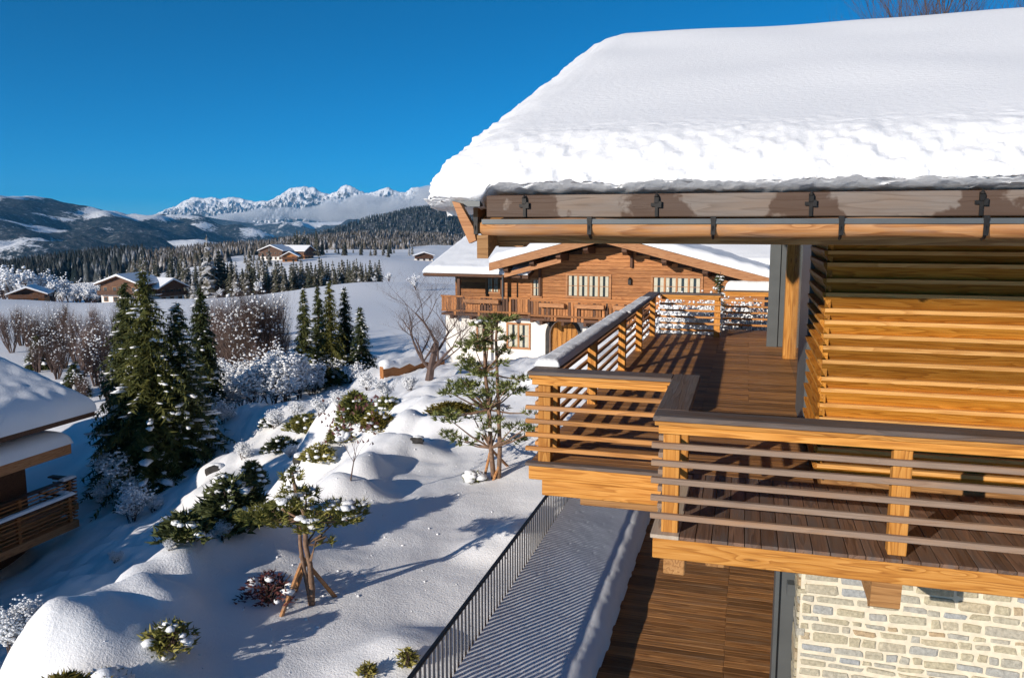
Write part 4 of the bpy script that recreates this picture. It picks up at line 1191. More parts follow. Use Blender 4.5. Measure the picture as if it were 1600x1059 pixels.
def bare_mesh(h, seed, stems=1, spread=0.45, depth=5, r0=0.06, kids=3, snow=0.0, up=0.25, snowr=0.05, gold=0.0, first=0.35):
    rng = random.Random(seed)
    wd, sn = MB(), MB()
    def grow(p, dv, ln, r, dep):
        n = 2 if dep < 2 else 3
        pts = [p]; d_ = dv.copy(); rads = [r]
        for i in range(n):
            d_ = (d_ + Vector((rng.uniform(-1, 1), rng.uniform(-1, 1), rng.uniform(-.5, .8))) * 0.16).normalized()
            pts.append(pts[-1] + d_ * ln / n); rads.append(r * (1 - 0.45 * (i + 1) / n))
        wd.tube(pts, rads, 5 if r > 0.03 else 3, cap=False)
        if snow and dep <= 2 and rng.random() < snow:
            q = pts[rng.randrange(1, len(pts))]; s_ = snowr * rng.uniform(0.5, 1.5)
            sn.lump(q + Vector((0, 0, s_ * .4)), s_ * 1.3, s_, s_ * .75, rng, rng.random() * 3)
        if dep <= 0: return
        for k in range(kids if dep > 1 else kids - 1):
            i = rng.randrange(1, len(pts)) if k else len(pts) - 1
            ax = Vector((rng.uniform(-1, 1), rng.uniform(-1, 1), rng.uniform(-.3, .6) + up)).normalized()
            nd = (d_ * (1 - spread) + ax * spread).normalized()
            grow(pts[i], nd, ln * rng.uniform(0.55, 0.85), rads[i] * rng.uniform(0.5, 0.75), dep - 1)
    for s in range(stems):
        a = rng.random() * 6.28
        tilt = rng.uniform(0.05, 0.5) if stems > 1 else 0.05
        grow(Vector((math.cos(a) * .1 * (stems > 1), math.sin(a) * .1 * (stems > 1), -0.2)), Vector((math.cos(a) * tilt, math.sin(a) * tilt, 1)).normalized(), h * first * rng.uniform(.8, 1.2), r0 * rng.uniform(.7, 1.1), depth)
    return wd, sn
def bush_mesh(rx, ry, rz_, seed, n=900, leaf=0.09, snow=0.5, snowr=0.16, twigs=14):
    """a low evergreen shrub: short twigs, leaf blades all through a lumpy volume, snow lying on top"""
    rng = random.Random(seed)
    wd, fo, sn = MB(), MB(), MB()
    for i in range(twigs):
        a = rng.random() * 6.28; q = rng.random() ** .5
        wd.tube([(0, 0, -.1), (math.cos(a) * rx * q * .5, math.sin(a) * ry * q * .5, rz_ * .5), (math.cos(a) * rx * q, math.sin(a) * ry * q, rz_ * rng.uniform(.5, 1.0))], [.02, .014, .006], 4, cap=False)
    for i in range(n):
        a = rng.random() * 6.28; q = rng.random() ** .4; zz = rng.random()
        lob = 1 + 0.25 * math.sin(a * 3 + seed) + 0.15 * math.sin(a * 7 + seed * 2)
        k = math.sqrt(max(0, 1 - zz * zz)) * q * lob
        p = Vector((math.cos(a) * rx * k, math.sin(a) * ry * k, zz * rz_ * (0.8 + 0.3 * rng.random())))
        dv = Vector((math.cos(a) + rng.uniform(-1, 1), math.sin(a) + rng.uniform(-1, 1), rng.uniform(-.2, 1.0))).normalized()
        s_ = dv.orthogonal().normalized(); s_ = (Matrix.Rotation(rng.random() * 6.28, 3, dv) @ s_) * leaf * .28
        fo.tri(p - s_, p + s_, p + dv * leaf * rng.uniform(.8, 1.6))
    for i in range(int(snow * 70)):
        a = rng.random() * 6.28; q = rng.random() ** .6
        r = snowr * rng.uniform(.6, 1.4)
        sn.lump(Vector((math.cos(a) * rx * q, math.sin(a) * ry * q, rz_ * math.sqrt(max(0, 1 - q * q)) * rng.uniform(.85, 1.05))), r * 1.2, r, r * .55, rng, a)
    return wd, fo, sn
def assemble(name, loc, label, cat, wd=None, fo=None, sn=None, leaf='spruce', bark='twig', group=None, rz=0, fname='foliage', wname='branches'):
    e = empty(name, loc, rz); tag(e, label, cat, group)
    if wd and wd.f: tag(wd.build(wname, M[bark], e), kind='stuff')
    if fo and fo.f: tag(fo.build(fname, M[leaf], e), kind='stuff')
    if sn and sn.f: tag(sn.build('snow', M['snow_small'], e, smooth=True), kind='stuff')
    return e
def gp(px, py, Y=None):
    """ground under a pixel (at a chosen distance when given)"""
    if Y is None:
        h_ = hit(px, py)
        if h_ is not None: return h_
        Y = 60
    p = atY(px, py, Y)
    return Vector((p.x, p.y, ground(p.x, p.y)))

# ---- the big spruces below the garden
SPRUCES = [(205, 705, 37.0, 440, 2.3, 'spruce', 'tall olive-green spruce, leftmost of the big clump beside the left chalet', .3),
      (245, 735, 35.5, 418, 3.1, 'spruce_olive', 'tallest sunlit olive spruce with broad drooping boughs in the middle of the big clump', .35),
      (285, 700, 36.5, 470, 2.5, 'spruce', 'snow-laden spruce on the right flank of the big clump', 1.0),
      (318, 640, 42.0, 447, 1.7, 'spruce', 'slim dark pointed spruce just right of the big clump', .25),
      (62, 585, 60.0, 523, 1.4, 'spruce', 'small dark spruce standing in the thicket behind the left chalet roof', .5),
      (118, 612, 50.0, 566, 1.2, 'spruce', 'short dark spruce low in the thicket right of the left chalet roof', .8)]
for i, (px, py, Y, top, rb, leaf, lab, sn_) in enumerate(SPRUCES):
    b_ = gp(px, py, Y); h_ = atY(px, top, Y).z - b_.z
    make_spruce('spruce_tree', b_, h_, rb, 20 + i, lab, 'spruces below the garden', leaf, per=11, fin=44, whorl=0.30, snow=sn_ * .6, needle=0.33, droop=.5, power=.75, bough=.22)
# ---- the group of five in the middle
for i, (px, py, Y, top, rb, lab, sn_) in enumerate([(479, 612, 46, 450, 1.1, 'slim spruce at the left end of the middle group of five', .35), (502, 608, 48, 446, 1.0, 'narrow spruce second from left in the middle group of five', .3), (519, 612, 47, 437, 1.5, 'tallest and fullest spruce of the middle group of five', .3),
                                                    (544, 606, 48, 447, 1.2, 'snow-dusted spruce fourth from left in the middle group of five', .6), (566, 602, 47, 478, 1.2, 'shortest spruce at the right end of the middle group of five', .7)]):
    b_ = gp(px, py, Y); h_ = atY(px, top, Y).z - b_.z
    make_spruce('spruce_tree', b_, h_, rb, 40 + i, lab, 'middle group of spruces', 'spruce' if i != 2 else 'spruce_olive', per=9, fin=30, whorl=0.25, snow=sn_ * .5, needle=0.24, droop=.5, power=.8)
# ---- unseen spruces added off to the left to shade the hollow
hp = None
for i in range(13):
    v = 0.5 + i * 1.3; u = -21.6 - 0.06 * v + (0.3 if i % 2 else -0.3)
    p = B.world(u, v, 0); zg_ = ground(p.x, p.y); lab = 'full columnar spruce in the unseen screen added left of the view to shade the hollow'
    if hp is None:
        hp = make_spruce('spruce_tree', (p.x, p.y, zg_), 7.0, 1.35, 60, lab, 'added screen of shade spruces left of the view', 'spruce', per=10, fin=26, whorl=.3, snow=.3, needle=.34, power=.28, droop=.3); o_ = hp
    else: o_ = copy_tree(hp); o_.location = (p.x, p.y, zg_); o_.rotation_euler.z = i * 1.3
    o_.scale = (1, 1, (2.4 - zg_ + 0.3 * math.sin(i * 2.1)) / 7.0)

# ---- pines with several stems, held by stakes
def pine(name, base, top_z, pads, stems, stakes, label, seed, leaf, snow=0.6, tuft=0.13, dens=60):
    rng = random.Random(seed)
    e = empty(name, base); tag(e, label, 'pine')
    wd = MB()
    for st in stems:
        pts = [Vector(p) - Vector(base) for p in st[0]]
        wd.tube(pts, [st[1] * (1 - 0.6 * i / (len(pts) - 1)) for i in range(len(pts))], 8)
    fo, sn, br = MB(), MB(), MB()
    axis = [Vector(p) - Vector(base) for p in stems[0][0]]
    for (c, rx, rz_, sd) in pads:
        c = Vector(c) - Vector(base)
        # limb from the nearest stem point
        k = min(axis, key=lambda q: (q - c).length + (2 if q.z > c.z + .1 else 0))
        br.tube([k, (k + c) / 2 + Vector((0, 0, -.04)), c], [.024, .018, .008], 4, cap=False)
        for i in range(int(dens * rx * rx * 9)):
            a = rng.random() * 6.28; q = rng.random() ** .5
            p = c + Vector((math.cos(a) * rx * q, math.sin(a) * rx * q, rz_ * rng.uniform(-.9, .7) * (1 - q * .5)))
            if i % 9 == 0: br.tube([c, p], [.007, .003], 3, cap=False)
            nrm = Vector((math.cos(a) * q, math.sin(a) * q, .6)).normalized()
            for j in range(7):
                dv = (nrm + Vector((rng.uniform(-1, 1), rng.uniform(-1, 1), rng.uniform(-.8, .8)))).normalized()
                s_ = dv.orthogonal().normalized() * tuft * .10
                fo.tri(p - s_, p + s_, p + dv * tuft * rng.uniform(.6, 1.2))
        if rng.random() < snow * sd:
            for i in range(9):
                a = rng.random() * 6.28; q = rng.random() ** .5 * .8; r = rx * rng.uniform(.15, .45)
                sn.lump(c + Vector((math.cos(a) * rx * q, math.sin(a) * rx * q, rz_ * .55)), r, r * .75, r * .36, rng, a, .2)
    wd.build('trunk', M['bark_pine'], e, smooth=True); tag(br.build('limbs', M['bark_pine'], e), kind='stuff'); tag(fo.build('needles', M[leaf], e), kind='stuff')
    if sn.f: tag(sn.build('snow', M['snow_small'], e, smooth=True), kind='stuff')
    for (p0, p1) in stakes:
        m = MB(); p0 = Vector(p0) - Vector(base); p1 = Vector(p1) - Vector(base)
        m.tube([p0 - (p1 - p0) * .08, p1], [.034, .03], 7)
        m.build('stake', M['log'], e)
    return e
# near pine
ICO_V, ICO_F = ICO2_V, ICO2_F
b0 = hit(486, 945)
Yp = b0.y
pp = lambda px, py, dY=0.0: atY(px, py, Yp + dY)
pads = []
rp = random.Random(9)
for (px, py, dY, rx) in ((400, 806, 0, .22), (430, 800, .2, .26), (455, 785, -.2, .28), (470, 800, .35, .26), (485, 815, -.35, .2), (505, 795, .1, .26), (530, 795, 0, .26), (550, 803, .2, .2), (450, 815, .1, .2), (425, 815, -.1, .2), (500, 812, .3, .2), (545, 812, -.1, .18), (562, 790, .15, .15), (460, 765, .1, .18), (455, 745, 0, .15), (463, 735, .05, .10), (480, 825, .0, .18), (410, 798, .3, .17), (520, 818, .2, .17), (388, 812, .1, .13), (478, 770, .3, .2), (512, 845, .1, .13)):
    pads.append((pp(px, py, dY), rx, rx * .45, 1.3 if py < 800 else .12))
stems = [([b0 - Vector((0, 0, .1)), pp(487, 920), pp(484, 880, .05), pp(477, 850), pp(478, 810), pp(463, 770), pp(456, 738)], .055),
         ([b0, pp(483, 925), pp(474, 885), pp(469, 850), pp(468, 810), pp(440, 795)], .045),
         ([pp(485, 875), pp(494, 845), pp(510, 838)], .028)]
stk = [(hit(440, 962), pp(471, 880)), (hit(523, 932), pp(470, 868)), (hit(462, 925), pp(480, 872, .1))]
pine('pine_tree', b0, None, pads, stems, stk, 'near multi-stemmed garden pine with snow on its crown, propped by three stakes', 3, 'pine', snow=.8, tuft=.12, dens=90)
# farther pine by the deck
b1_ = hit(772, 748); Yq = b1_.y
qq = lambda px, py, dY=0.0: atY(px, py, Yq + dY)
pads = []
for k in range(60):
    t = rp.random()
    py = 495 + t * 195
    wd_ = 22 + 62 * min(1, t * 1.25) if t < .8 else 84 - (t - .8) * 130
    px = 768 + rp.uniform(-1, 1) * wd_
    if px > 838: px -= 20
    pads.append((qq(px, py, rp.uniform(-.9, .9)), rp.uniform(.15, .28), rp.uniform(.07, .12), .35))
stems = [([b1_ - Vector((0, 0, .1)), qq(767, 700), qq(764, 640), qq(758, 580), qq(757, 530), qq(755, 492)], .06),
         ([b1_ + Vector((.1, 0, -.1)), qq(781, 700), qq(779, 640), qq(777, 590), qq(775, 530), qq(778, 490)], .055)]
stk = [(hit(757, 745), qq(766, 705)), (hit(793, 728), qq(768, 702)), (hit(771, 750), qq(782, 722))]
pine('pine_tree', b1_, None, pads, stems, stk, 'taller airy young pine with twin trunks and stakes beside the corner of the deck', 5, 'pine_bright', snow=.35, tuft=.14, dens=44)
ICO_V, ICO_F = ICO1_V, ICO1_F
# ---- bare trees
b_ = gp(670, 598, 34)
wd, sn = bare_mesh(6.3, 77, 1, .50, 6, .16, 4, .0, .26, .04, first=.30)
kz = (atY(665, 385, 34).z - b_.z) / max(v_[2] for v_ in wd.v); wd.v = [(v_[0] * kz * 1.5, v_[1] * kz * 1.5, v_[2] * kz) for v_ in wd.v]
assemble('bare_tree', b_, 'leafless tree with fine spreading branches in front of the brown chalet', 'tree', wd, None, sn, bark='twig_pale', wname='trunk_and_branches')
for i, (px, top, Y) in enumerate(((1445, -190, 31), (1535, -260, 32), (1592, -280, 30))):
    p = atY(px, 100, Y); g = ground(p.x, p.y); h_ = atY(px, top, Y).z - g
    wd, sn = bare_mesh(h_ * .88, 90 + i, 1, .36, 6, .55, 4, .0, .4, .08, first=.33)
    kz = 1.0 * h_ / max(v_[2] for v_ in wd.v); wd.v = [(v_[0] * kz, v_[1] * kz, v_[2] * kz) for v_ in wd.v]; sn.v = [(v_[0] * kz, v_[1] * kz, v_[2] * kz) for v_ in sn.v]
    assemble('bare_tree', (p.x, p.y, g), ['twiggy treetop over the roof ridge, leftmost of three', 'twiggy treetop over the roof ridge, middle of three', 'twiggy treetop over the roof ridge at the right picture edge'][i], 'tree', wd, None, sn, bark='twig', group='treetops above the roof', wname='trunk_and_branches')
# ---- thickets: four kinds of leafless shrub, copied
rt = random.Random(31)
protos = []
for k in range(4):
    wd, sn = bare_mesh(3.4, 200 + k, 12, .30, 4, .055, 4, .018, .75, .05, first=.34)
    protos.append((wd.mesh('branches', M['twig' if k % 2 else 'twig_pale']), sn.mesh('snow', M['snow_small'], True)))
def thicket(px, py, Y, hpx, lab, grp, k=None):
    b_ = gp(px, py, Y); s = hpx / FPX * Y / 3.6
    k = rt.randrange(4) if k is None else k
    e = empty('bare_shrub', b_, rt.random() * 6.28); e.scale = (s * rt.uniform(.8, 1.1), s * rt.uniform(.8, 1.1), s)
    tag(e, lab, 'shrub', grp)
    tag(link('branches', protos[k][0], e), kind='stuff'); tag(link('snow', protos[k][1], e), kind='stuff')
for px, py, Y, hp in ((350, 565, 60, 95), (365, 560, 58, 100), (380, 570, 56, 105), (398, 568, 57, 115), (412, 566, 58, 110), (425, 572, 58, 95), (340, 575, 62, 80), (438, 575, 60, 70), (372, 585, 52, 80), (405, 590, 50, 85), (330, 560, 70, 75), (390, 545, 75, 75), (420, 545, 75, 70), (355, 545, 80, 60), (445, 580, 62, 60), (345, 560, 64, 100), (360, 572, 61, 110), (388, 560, 66, 100), (402, 575, 62, 120), (418, 562, 66, 105), (375, 562, 68, 95), (430, 560, 68, 90)):
    thicket(px, py, Y, hp * 1.15, 'leafless brown shrub in the thicket right of the big spruces', 'thicket right of the big spruces')
for px, py, Y, hp in ((20, 560, 70, 70), (45, 545, 75, 60), (80, 560, 66, 80), (100, 575, 60, 80), (130, 590, 55, 90), (150, 600, 52, 95), (140, 560, 68, 75), (165, 575, 60, 85), (115, 545, 80, 60), (60, 590, 58, 70), (90, 600, 54, 70), (10, 540, 85, 50), (155, 545, 80, 60), (170, 620, 48, 70), (130, 625, 48, 60), (180, 545, 80, 70), (30, 520, 100, 40), (100, 525, 100, 45), (150, 520, 100, 45), (70, 570, 64, 80), (55, 560, 70, 75), (95, 550, 74, 80), (120, 570, 64, 90), (145, 580, 60, 95), (35, 550, 76, 65), (160, 560, 66, 85), (85, 585, 58, 80)):
    thicket(px, py, Y, hp, 'leafless frosted shrub in the thicket behind the left chalet roof', 'thicket behind the left chalet')
# ---- snow-laden bushes
lad = []
for k in range(3):
    wd, sn = bare_mesh(1.9, 300 + k, 9, .45, 4, .025, 4, .55, .35, .045, first=.36)
    lad.append((wd.mesh('branches', M['twig']), sn.mesh('snow', M['snow_small'], True)))
def laden(px, py, Y, hpx, lab, grp):
    b_ = gp(px, py, Y); s = hpx / FPX * Y / 2.0; k = rt.randrange(3)
    e = empty('snowy_bush', b_, rt.random() * 6.28); e.scale = (s * 1.1, s * 1.1, s)
    tag(e, lab, 'bush', grp); tag(link('branches', lad[k][0], e), kind='stuff'); tag(link('snow', lad[k][1], e), kind='stuff')
for px, py, Y, hp in ((375, 632, 43, 60), (400, 640, 42, 75), (425, 640, 42, 80), (450, 642, 42, 80), (470, 640, 43, 70), (355, 620, 46, 60), (440, 620, 47, 60), (410, 612, 48, 55), (490, 630, 45, 60), (385, 605, 50, 50), (520, 605, 47, 45), (345, 600, 50, 50), (555, 600, 45, 40)):
    laden(px, py, Y, hp, 'twiggy bush weighed down with snow between the spruce clumps', 'snow-laden bushes between the spruces')
for px, py, Y, hp in ((170, 690, 36, 70), (190, 720, 34, 80), (205, 800, 31, 60), (180, 650, 40, 70), (330, 640, 42, 50), (160, 730, 34, 50)):
    laden(px, py, Y, hp, 'snow-laden bush at the foot of the big spruces', 'snow-laden bushes below the big spruces')
for px, py, Y, hp in ((15, 1000, 9.6, 75), (50, 985, 9.9, 70), (100, 965, 10.6, 50), (10, 935, 10.6, 60), (135, 945, 11.6, 30)):
    laden(px, py, Y, hp, 'low bush capped with snow in the lower left corner', 'snow-capped bushes in the lower left corner')
for u, v, h_ in ((-1.9, 23.6, 3.6), (-1.3, 24.2, 3.9), (-0.8, 23.4, 3.6), (-2.2, 25.0, 3.8), (-.2, 24.5, 3.5), (-1.6, 22.7, 3.0), (-.9, 22.4, 2.7), (.3, 25.2, 2.9), (-2.6, 23.2, 2.6)):
    p = B.world(u, v, 0); g = ground(p.x, p.y); s = max(.5, (3.75 + (h_ - 3) * .35 - g) / 2.3); k = rt.randrange(3)
    e = empty('snowy_bush', (p.x, p.y, g), rt.random() * 6); e.scale = (s * .7, s * .7, s)
    tag(e, 'snow-laden bush behind the rear railing of the deck', 'bush', 'snow-laden bushes behind the deck'); tag(link('branches', lad[k][0], e), kind='stuff'); tag(link('snow', lad[k][1], e), kind='stuff')
p = B.world(-.75, 25.5, 0); g = ground(p.x, p.y)
make_spruce('spruce_tree', (p.x, p.y, g), atY(1074, 424, 25).z - g, .55, 71, 'little snow-covered spruce rising behind the rear railing', None, 'spruce', per=9, fin=20, whorl=.2, snow=1.3, needle=.13)
for i, (px, py, hp) in enumerate(((215, 785, 42), (240, 800, 30), (430, 668, 36), (462, 655, 30), (345, 845, 34), (310, 690, 34), (640, 612, 30), (600, 622, 34), (530, 640, 36), (455, 715, 26), (180, 880, 26), (265, 860, 22), (380, 720, 30), (500, 650, 34), (575, 610, 36), (350, 660, 40))):
    b_ = hit(px, py); s_ = hp / FPX * b_.y / 2.0; k = rt.randrange(3)
    e = empty('snowy_bush', b_, rt.random() * 6.28); e.scale = (s_ * 1.2, s_ * 1.2, s_ * .9)
    tag(e, 'small snow-dusted bush on the slope below the garden edge', 'bush', 'small bushes on the slope'); tag(link('branches', lad[k][0], e), kind='stuff'); tag(link('snow', lad[k][1], e), kind='stuff')
# ---- low evergreens in the garden
def shrub(px, py, Y, rx, rz_, lab, leaf='spruce', n=1100, snow=.4, leafs=.10, sr=.085, seed=None, cat='shrub', cap=0):
    global ICO_V, ICO_F
    b_ = gp(px, py, Y)
    wd, fo, sn = bush_mesh(rx, rx * .85, rz_, seed or int(px * 7 + py), n, leafs, snow, sr)
    if cap:
        ICO_V, ICO_F = ICO2_V, ICO2_F
        sn.lump((-.05, .12, rz_ * .5), rx * cap * 1.35, rx * cap * 1.2, rz_ * .85, random.Random(3), .4, .06); ICO_V, ICO_F = ICO1_V, ICO1_F
    return assemble('evergreen_shrub', b_, lab, cat, wd, fo, sn, leaf)
shrub(705, 683, 22.3, .75, .45, 'golden-green mound of juniper poking out of the snow left of the airy pine', 'gold', 2600, .05, .09)
shrub(590, 672, None, .5, .42, 'golden-brown low shrub on the snowy bank behind the berry sapling', 'gold', 1500, .3, .09)
shrub(480, 672, None, .75, .6, 'olive dwarf pine spreading over the snowy boulders', 'pine', 2200, .4, .14)
shrub(555, 660, None, .6, 1.0, 'upright olive dwarf conifer behind the berry sapling', 'pine', 2400, .35, .14)
shrub(440, 705, None, .7, .5, 'dark creeping conifer hanging over the shaded boulders', 'spruce', 1900, .4, .12)
shrub(395, 760, None, .42, .85, 'dark upright yew in the blue shade left of the near pine', 'spruce', 1800, .3, .12)
shrub(365, 825, None, .5, .75, 'dark drooping conifer behind the near pine in shade', 'spruce', 2200, .3, .14)
shrub(500, 720, None, .45, .4, 'olive dwarf pine tuft on the bank above the near pine', 'pine', 1500, .5, .13)
shrub(290, 845, None, .35, .4, 'small dark shrub in the blue hollow', 'spruce', 700, .1, .12)
shrub(420, 940, None, .38, .42, 'dark leafy twigs beside the stakes of the near pine', 'berry', 420, .1, .07)
shrub(265, 1015, None, .30, .34, 'small green shrub under a cap of snow near the bottom edge', 'pine', 700, .25, .07, .06)
shrub(100, 1052, 8.5, .3, .32, 'golden conifer sprigs at the bottom left edge', 'gold', 900, .05, .08)
shrub(165, 1055, 8.6, .25, .3, 'golden conifer sprigs beside the shaded stone at the bottom edge', 'gold', 800, .3, .08, .1)
shrub(12, 1050, 8.6, .25, .3, 'golden conifer sprig in the bottom left corner', 'gold', 700, .1, .08)
shrub(575, 1056, None, .10, .16, 'tiny pine sprig poking from the snow at the bottom edge', 'pine', 160, 0, .06)
shrub(637, 1040, None, .13, .22, 'tiny pine sprig beside the foot of the fence', 'pine', 220, 0, .06)
shrub(740, 752, None, .22, .2, 'low green sprigs in the snow left of the staked pine', 'pine', 260, .3, .07, .1)
shrub(420, 668, None, .45, .4, 'dark green shrub half buried on the slope under the snowy bushes', 'spruce', 900, .4, .11, .09)
shrub(350, 760, None, .4, .45, 'dark green shrub on the shaded slope left of the upright yew', 'spruce', 900, .35, .11, .09)
shrub(605, 640, None, .4, .35, 'olive shrub on the sunny bank below the garden wall', 'pine', 900, .3, .11, .09)
shrub(530, 690, None, .4, .5, 'olive dwarf conifer left of the berry sapling crown', 'pine', 1100, .35, .12, .09)
shrub(205, 800, None, .5, .7, 'snowy evergreen in the hollow below the big spruces', 'spruce', 1200, .8, .12, .12)
b_ = gp(547, 752, None)
wd, sn = bare_mesh(1.25, 401, 1, .6, 4, .022, 3, .05, .3, .03, first=.5)
fo = MB(); rb_ = random.Random(8)
for i in range(70):
    p = Vector((rb_.uniform(-.55, .55), rb_.uniform(-.4, .4), 1.0 + rb_.uniform(-.1, .75)))
    for j in range(2):
        d_ = Vector((rb_.uniform(-1, 1), rb_.uniform(-1, 1), -.8)).normalized() * .07
        fo.tri(p, p + d_ + Vector((.02, 0, 0)), p + d_ - Vector((.02, 0, .03)))
[sn.lump(Vector((-.12 + rb_.uniform(-.1, .1), rb_.uniform(-.08, .08), .92 + rb_.uniform(-.06, .08))), .09, .08, .06, rb_) for q_ in range(7)]
assemble('berry_sapling', b_, 'thin leafless sapling with dark red berries and a clump of snow', 'tree', wd, fo, sn, 'berry', 'twig_pale', fname='berries')

# ================================================================== MIDDLE DISTANCE
def far_conifer(seed, h=8.0, rb=1.5, rows=13):
    rng = random.Random(seed); fo = MB(); tr = MB()
    tr.tube([(0, 0, -.6), (0, 0, h * .9)], [.16, .03], 5)
    for r in range(rows):
        t = (r + .3) / rows; z = h * (.06 + .94 * t); R_ = rb * (1 - t) ** .85 * rng.uniform(.75, 1.15) + .08
        n = 10 if t < .6 else 7
        a0 = rng.random() * 6
        for k in range(n):
            a = a0 + 6.28 * k / n + rng.uniform(-.25, .25); q = R_ * rng.uniform(.7, 1.2)
            c, s_ = math.cos(a), math.sin(a)
            wv = q * .34
            p0 = Vector((c * q * .1, s_ * q * .1, z + h / rows * .55)); e = Vector((c * q, s_ * q, z - q * rng.uniform(.15, .5)))
            sd = Vector((-s_, c, 0)) * wv
            md = (p0 + e) / 2 + Vector((0, 0, .06))
            fo.tri(p0, md - sd, md + sd); fo.tri(md - sd, e, md + sd)
            fo.tri(md - sd, md + sd, md + Vector((0, 0, -.5)))
    fo.tri((-.1, 0, h * .93), (.1, 0, h * .93), (0, 0, h * 1.04)); fo.tri((0, -.1, h * .93), (0, .1, h * .93), (0, 0, h * 1.04))
    return tr.mesh('trunk', M['bark']), fo.mesh('crown', M['farconifer'])
FC = [far_conifer(500 + i, 8.0, rb) for i, rb in enumerate((1.6, 1.9, 2.2, 1.7, 2.5))]
rf = random.Random(77)
def place_conifer(px, py, Y, hpx, lab, grp, wide=1.0):
    b_ = gp(px, py, Y); k = rf.randrange(5); s = max(.3, hpx / FPX * Y / 8.3)
    e = empty('conifer', b_, rf.random() * 6.28); e.scale = (s * wide * rf.uniform(.85, 1.15),) * 2 + (s,)
    tag(e, lab, 'conifer', grp)
    link('trunk', FC[k][0], e); tag(link('crown', FC[k][1], e), kind='stuff')
def by_top(px, top, Y, lab, grp, wide=1.0):
    b_ = gp(px, 400, Y); t_ = atY(px, top, Y)
    place_conifer(px, 400, Y, (t_.z - b_.z) / Y * FPX, lab, grp, wide)
for i in range(84):                         # the row behind the sunny field
    px = 352 + 240 * (i / 83) + rf.uniform(-4, 4)
    by_top(px, 406 + rf.uniform(-9, 14) + 6 * abs(px - 480) / 120, 190 + rf.uniform(-8, 25), 'frosted conifer in the row behind the sunlit snowy field', 'conifer row behind the field')
for i in range(52):                         # darker wood on the left
    px = rf.uniform(205, 425)
    by_top(px, 402 + rf.uniform(-12, 14) - max(0, (px - 330)) * .16, rf.uniform(260, 420), 'dark conifer in the wood left of the hilltop farm', 'conifers left of the farm')
for i in range(30):
    px = rf.uniform(150, 345)
    by_top(px, 424 + rf.uniform(-8, 12), rf.uniform(215, 260), 'frosted conifer behind the snow-roofed house on the left meadow', 'conifers behind the meadow house')
for i in range(17):                         # tall stand behind the farm
    px = rf.uniform(440, 508)
    by_top(px, 362 + rf.uniform(-6, 10) + (12 if px < 455 else 0), rf.uniform(430, 470), 'tall dark spruce in the stand behind the hilltop farm', 'tall spruces behind the farm')
for i in range(24):
    px = rf.choice((rf.uniform(545, 590), rf.uniform(590, 645), rf.uniform(510, 545)))
    by_top(px, 384 + rf.uniform(-9, 8), rf.uniform(430, 520), 'dark conifer at the wood edge right of the hilltop farm', 'conifers right of the farm')
by_top(324, 366, 185, 'big shaggy conifer with a brown crown towering over the left wood', None, 1.3)
by_top(342, 388, 188, 'second big conifer right beside the brown-crowned one', None, 1.5)
# frosted broadleaf trees on the far left
fro = []
for k in range(3):
    wd, sn = bare_mesh(9.0, 600 + k, 2, .45, 5, .26, 4, .13, .35, .22, first=.28)
    fro.append((wd.mesh('branches', M['twig_pale']), sn.mesh('snow', M['snow_small'], True)))
def frosted(px, top, Y, lab, grp):
    b_ = gp(px, 440, Y); h_ = atY(px, top, Y).z - b_.z; k = rf.randrange(3)
    e = empty('frosted_tree', b_, rf.random() * 6); s = h_ / 10.0; e.scale = (s, s, s)
    tag(e, lab, 'tree', grp); tag(link('branches', fro[k][0], e), kind='stuff'); tag(link('snow', fro[k][1], e), kind='stuff')
LW = [(12, 398, 215), (38, 392, 220), (-12, 396, 230)] + [(rf.uniform(-15, 165), 0, rf.uniform(205, 262)) for k in range(44)]
for px, top, Y in [(p_[0], p_[1] or 398 + p_[0] * .22 + rf.uniform(-4, 26), p_[2]) for p_ in LW]:
    frosted(px, top, Y, 'white frosted broadleaf tree at the far left edge of the meadow', 'frosted trees on the left')
for px, top, Y in ((400, 432, 168), (608, 418, 172), (370, 440, 165), (345, 446, 160), (560, 432, 175), (585, 428, 176), (650, 420, 150)):
    frosted(px, top, Y, 'small frosted tree at the rim of the sunlit field', 'frosted trees at the field rim')
# ---- dark boulders showing under the snow
rbo = random.Random(21); ICO_V, ICO_F = ICO2_V, ICO2_F
for (px, py, r, lab) in ((335, 735, .55, 'dark boulder showing under the snow in the blue hollow'), (430, 700, .5, 'dark rock face under the creeping conifer'), (470, 715, .4, 'dark rock gap on the shaded bank above the near pine'), (590, 655, .45, 'dark rock beside the golden-brown shrub on the bank'), (310, 795, .4, 'low dark rock strip in the middle of the blue hollow'), (650, 690, .25, 'dark stone at the edge of the golden juniper mound')):
    h_ = hit(px, py); r *= .8; m = MB(); m.lump((0, 0, 0), r, r * .7, r * .55, rbo, rbo.random() * 3, .3)
    e = empty('boulder', h_); tag(e, lab, 'boulder'); m.build('rock', M['rock'], e)
    e.location.z -= r * .22
    m = MB()
    for k in range(3): m.lump((rbo.uniform(-.3, .3) * r, r * .35, r * .36), r * rbo.uniform(.5, .8), r * .5, r * .3, rbo, rbo.random() * 3, .08)
    tag(m.build('snow_cap', M['snow_small'], e, smooth=True), kind='stuff')
ICO_V, ICO_F = ICO1_V, ICO1_F
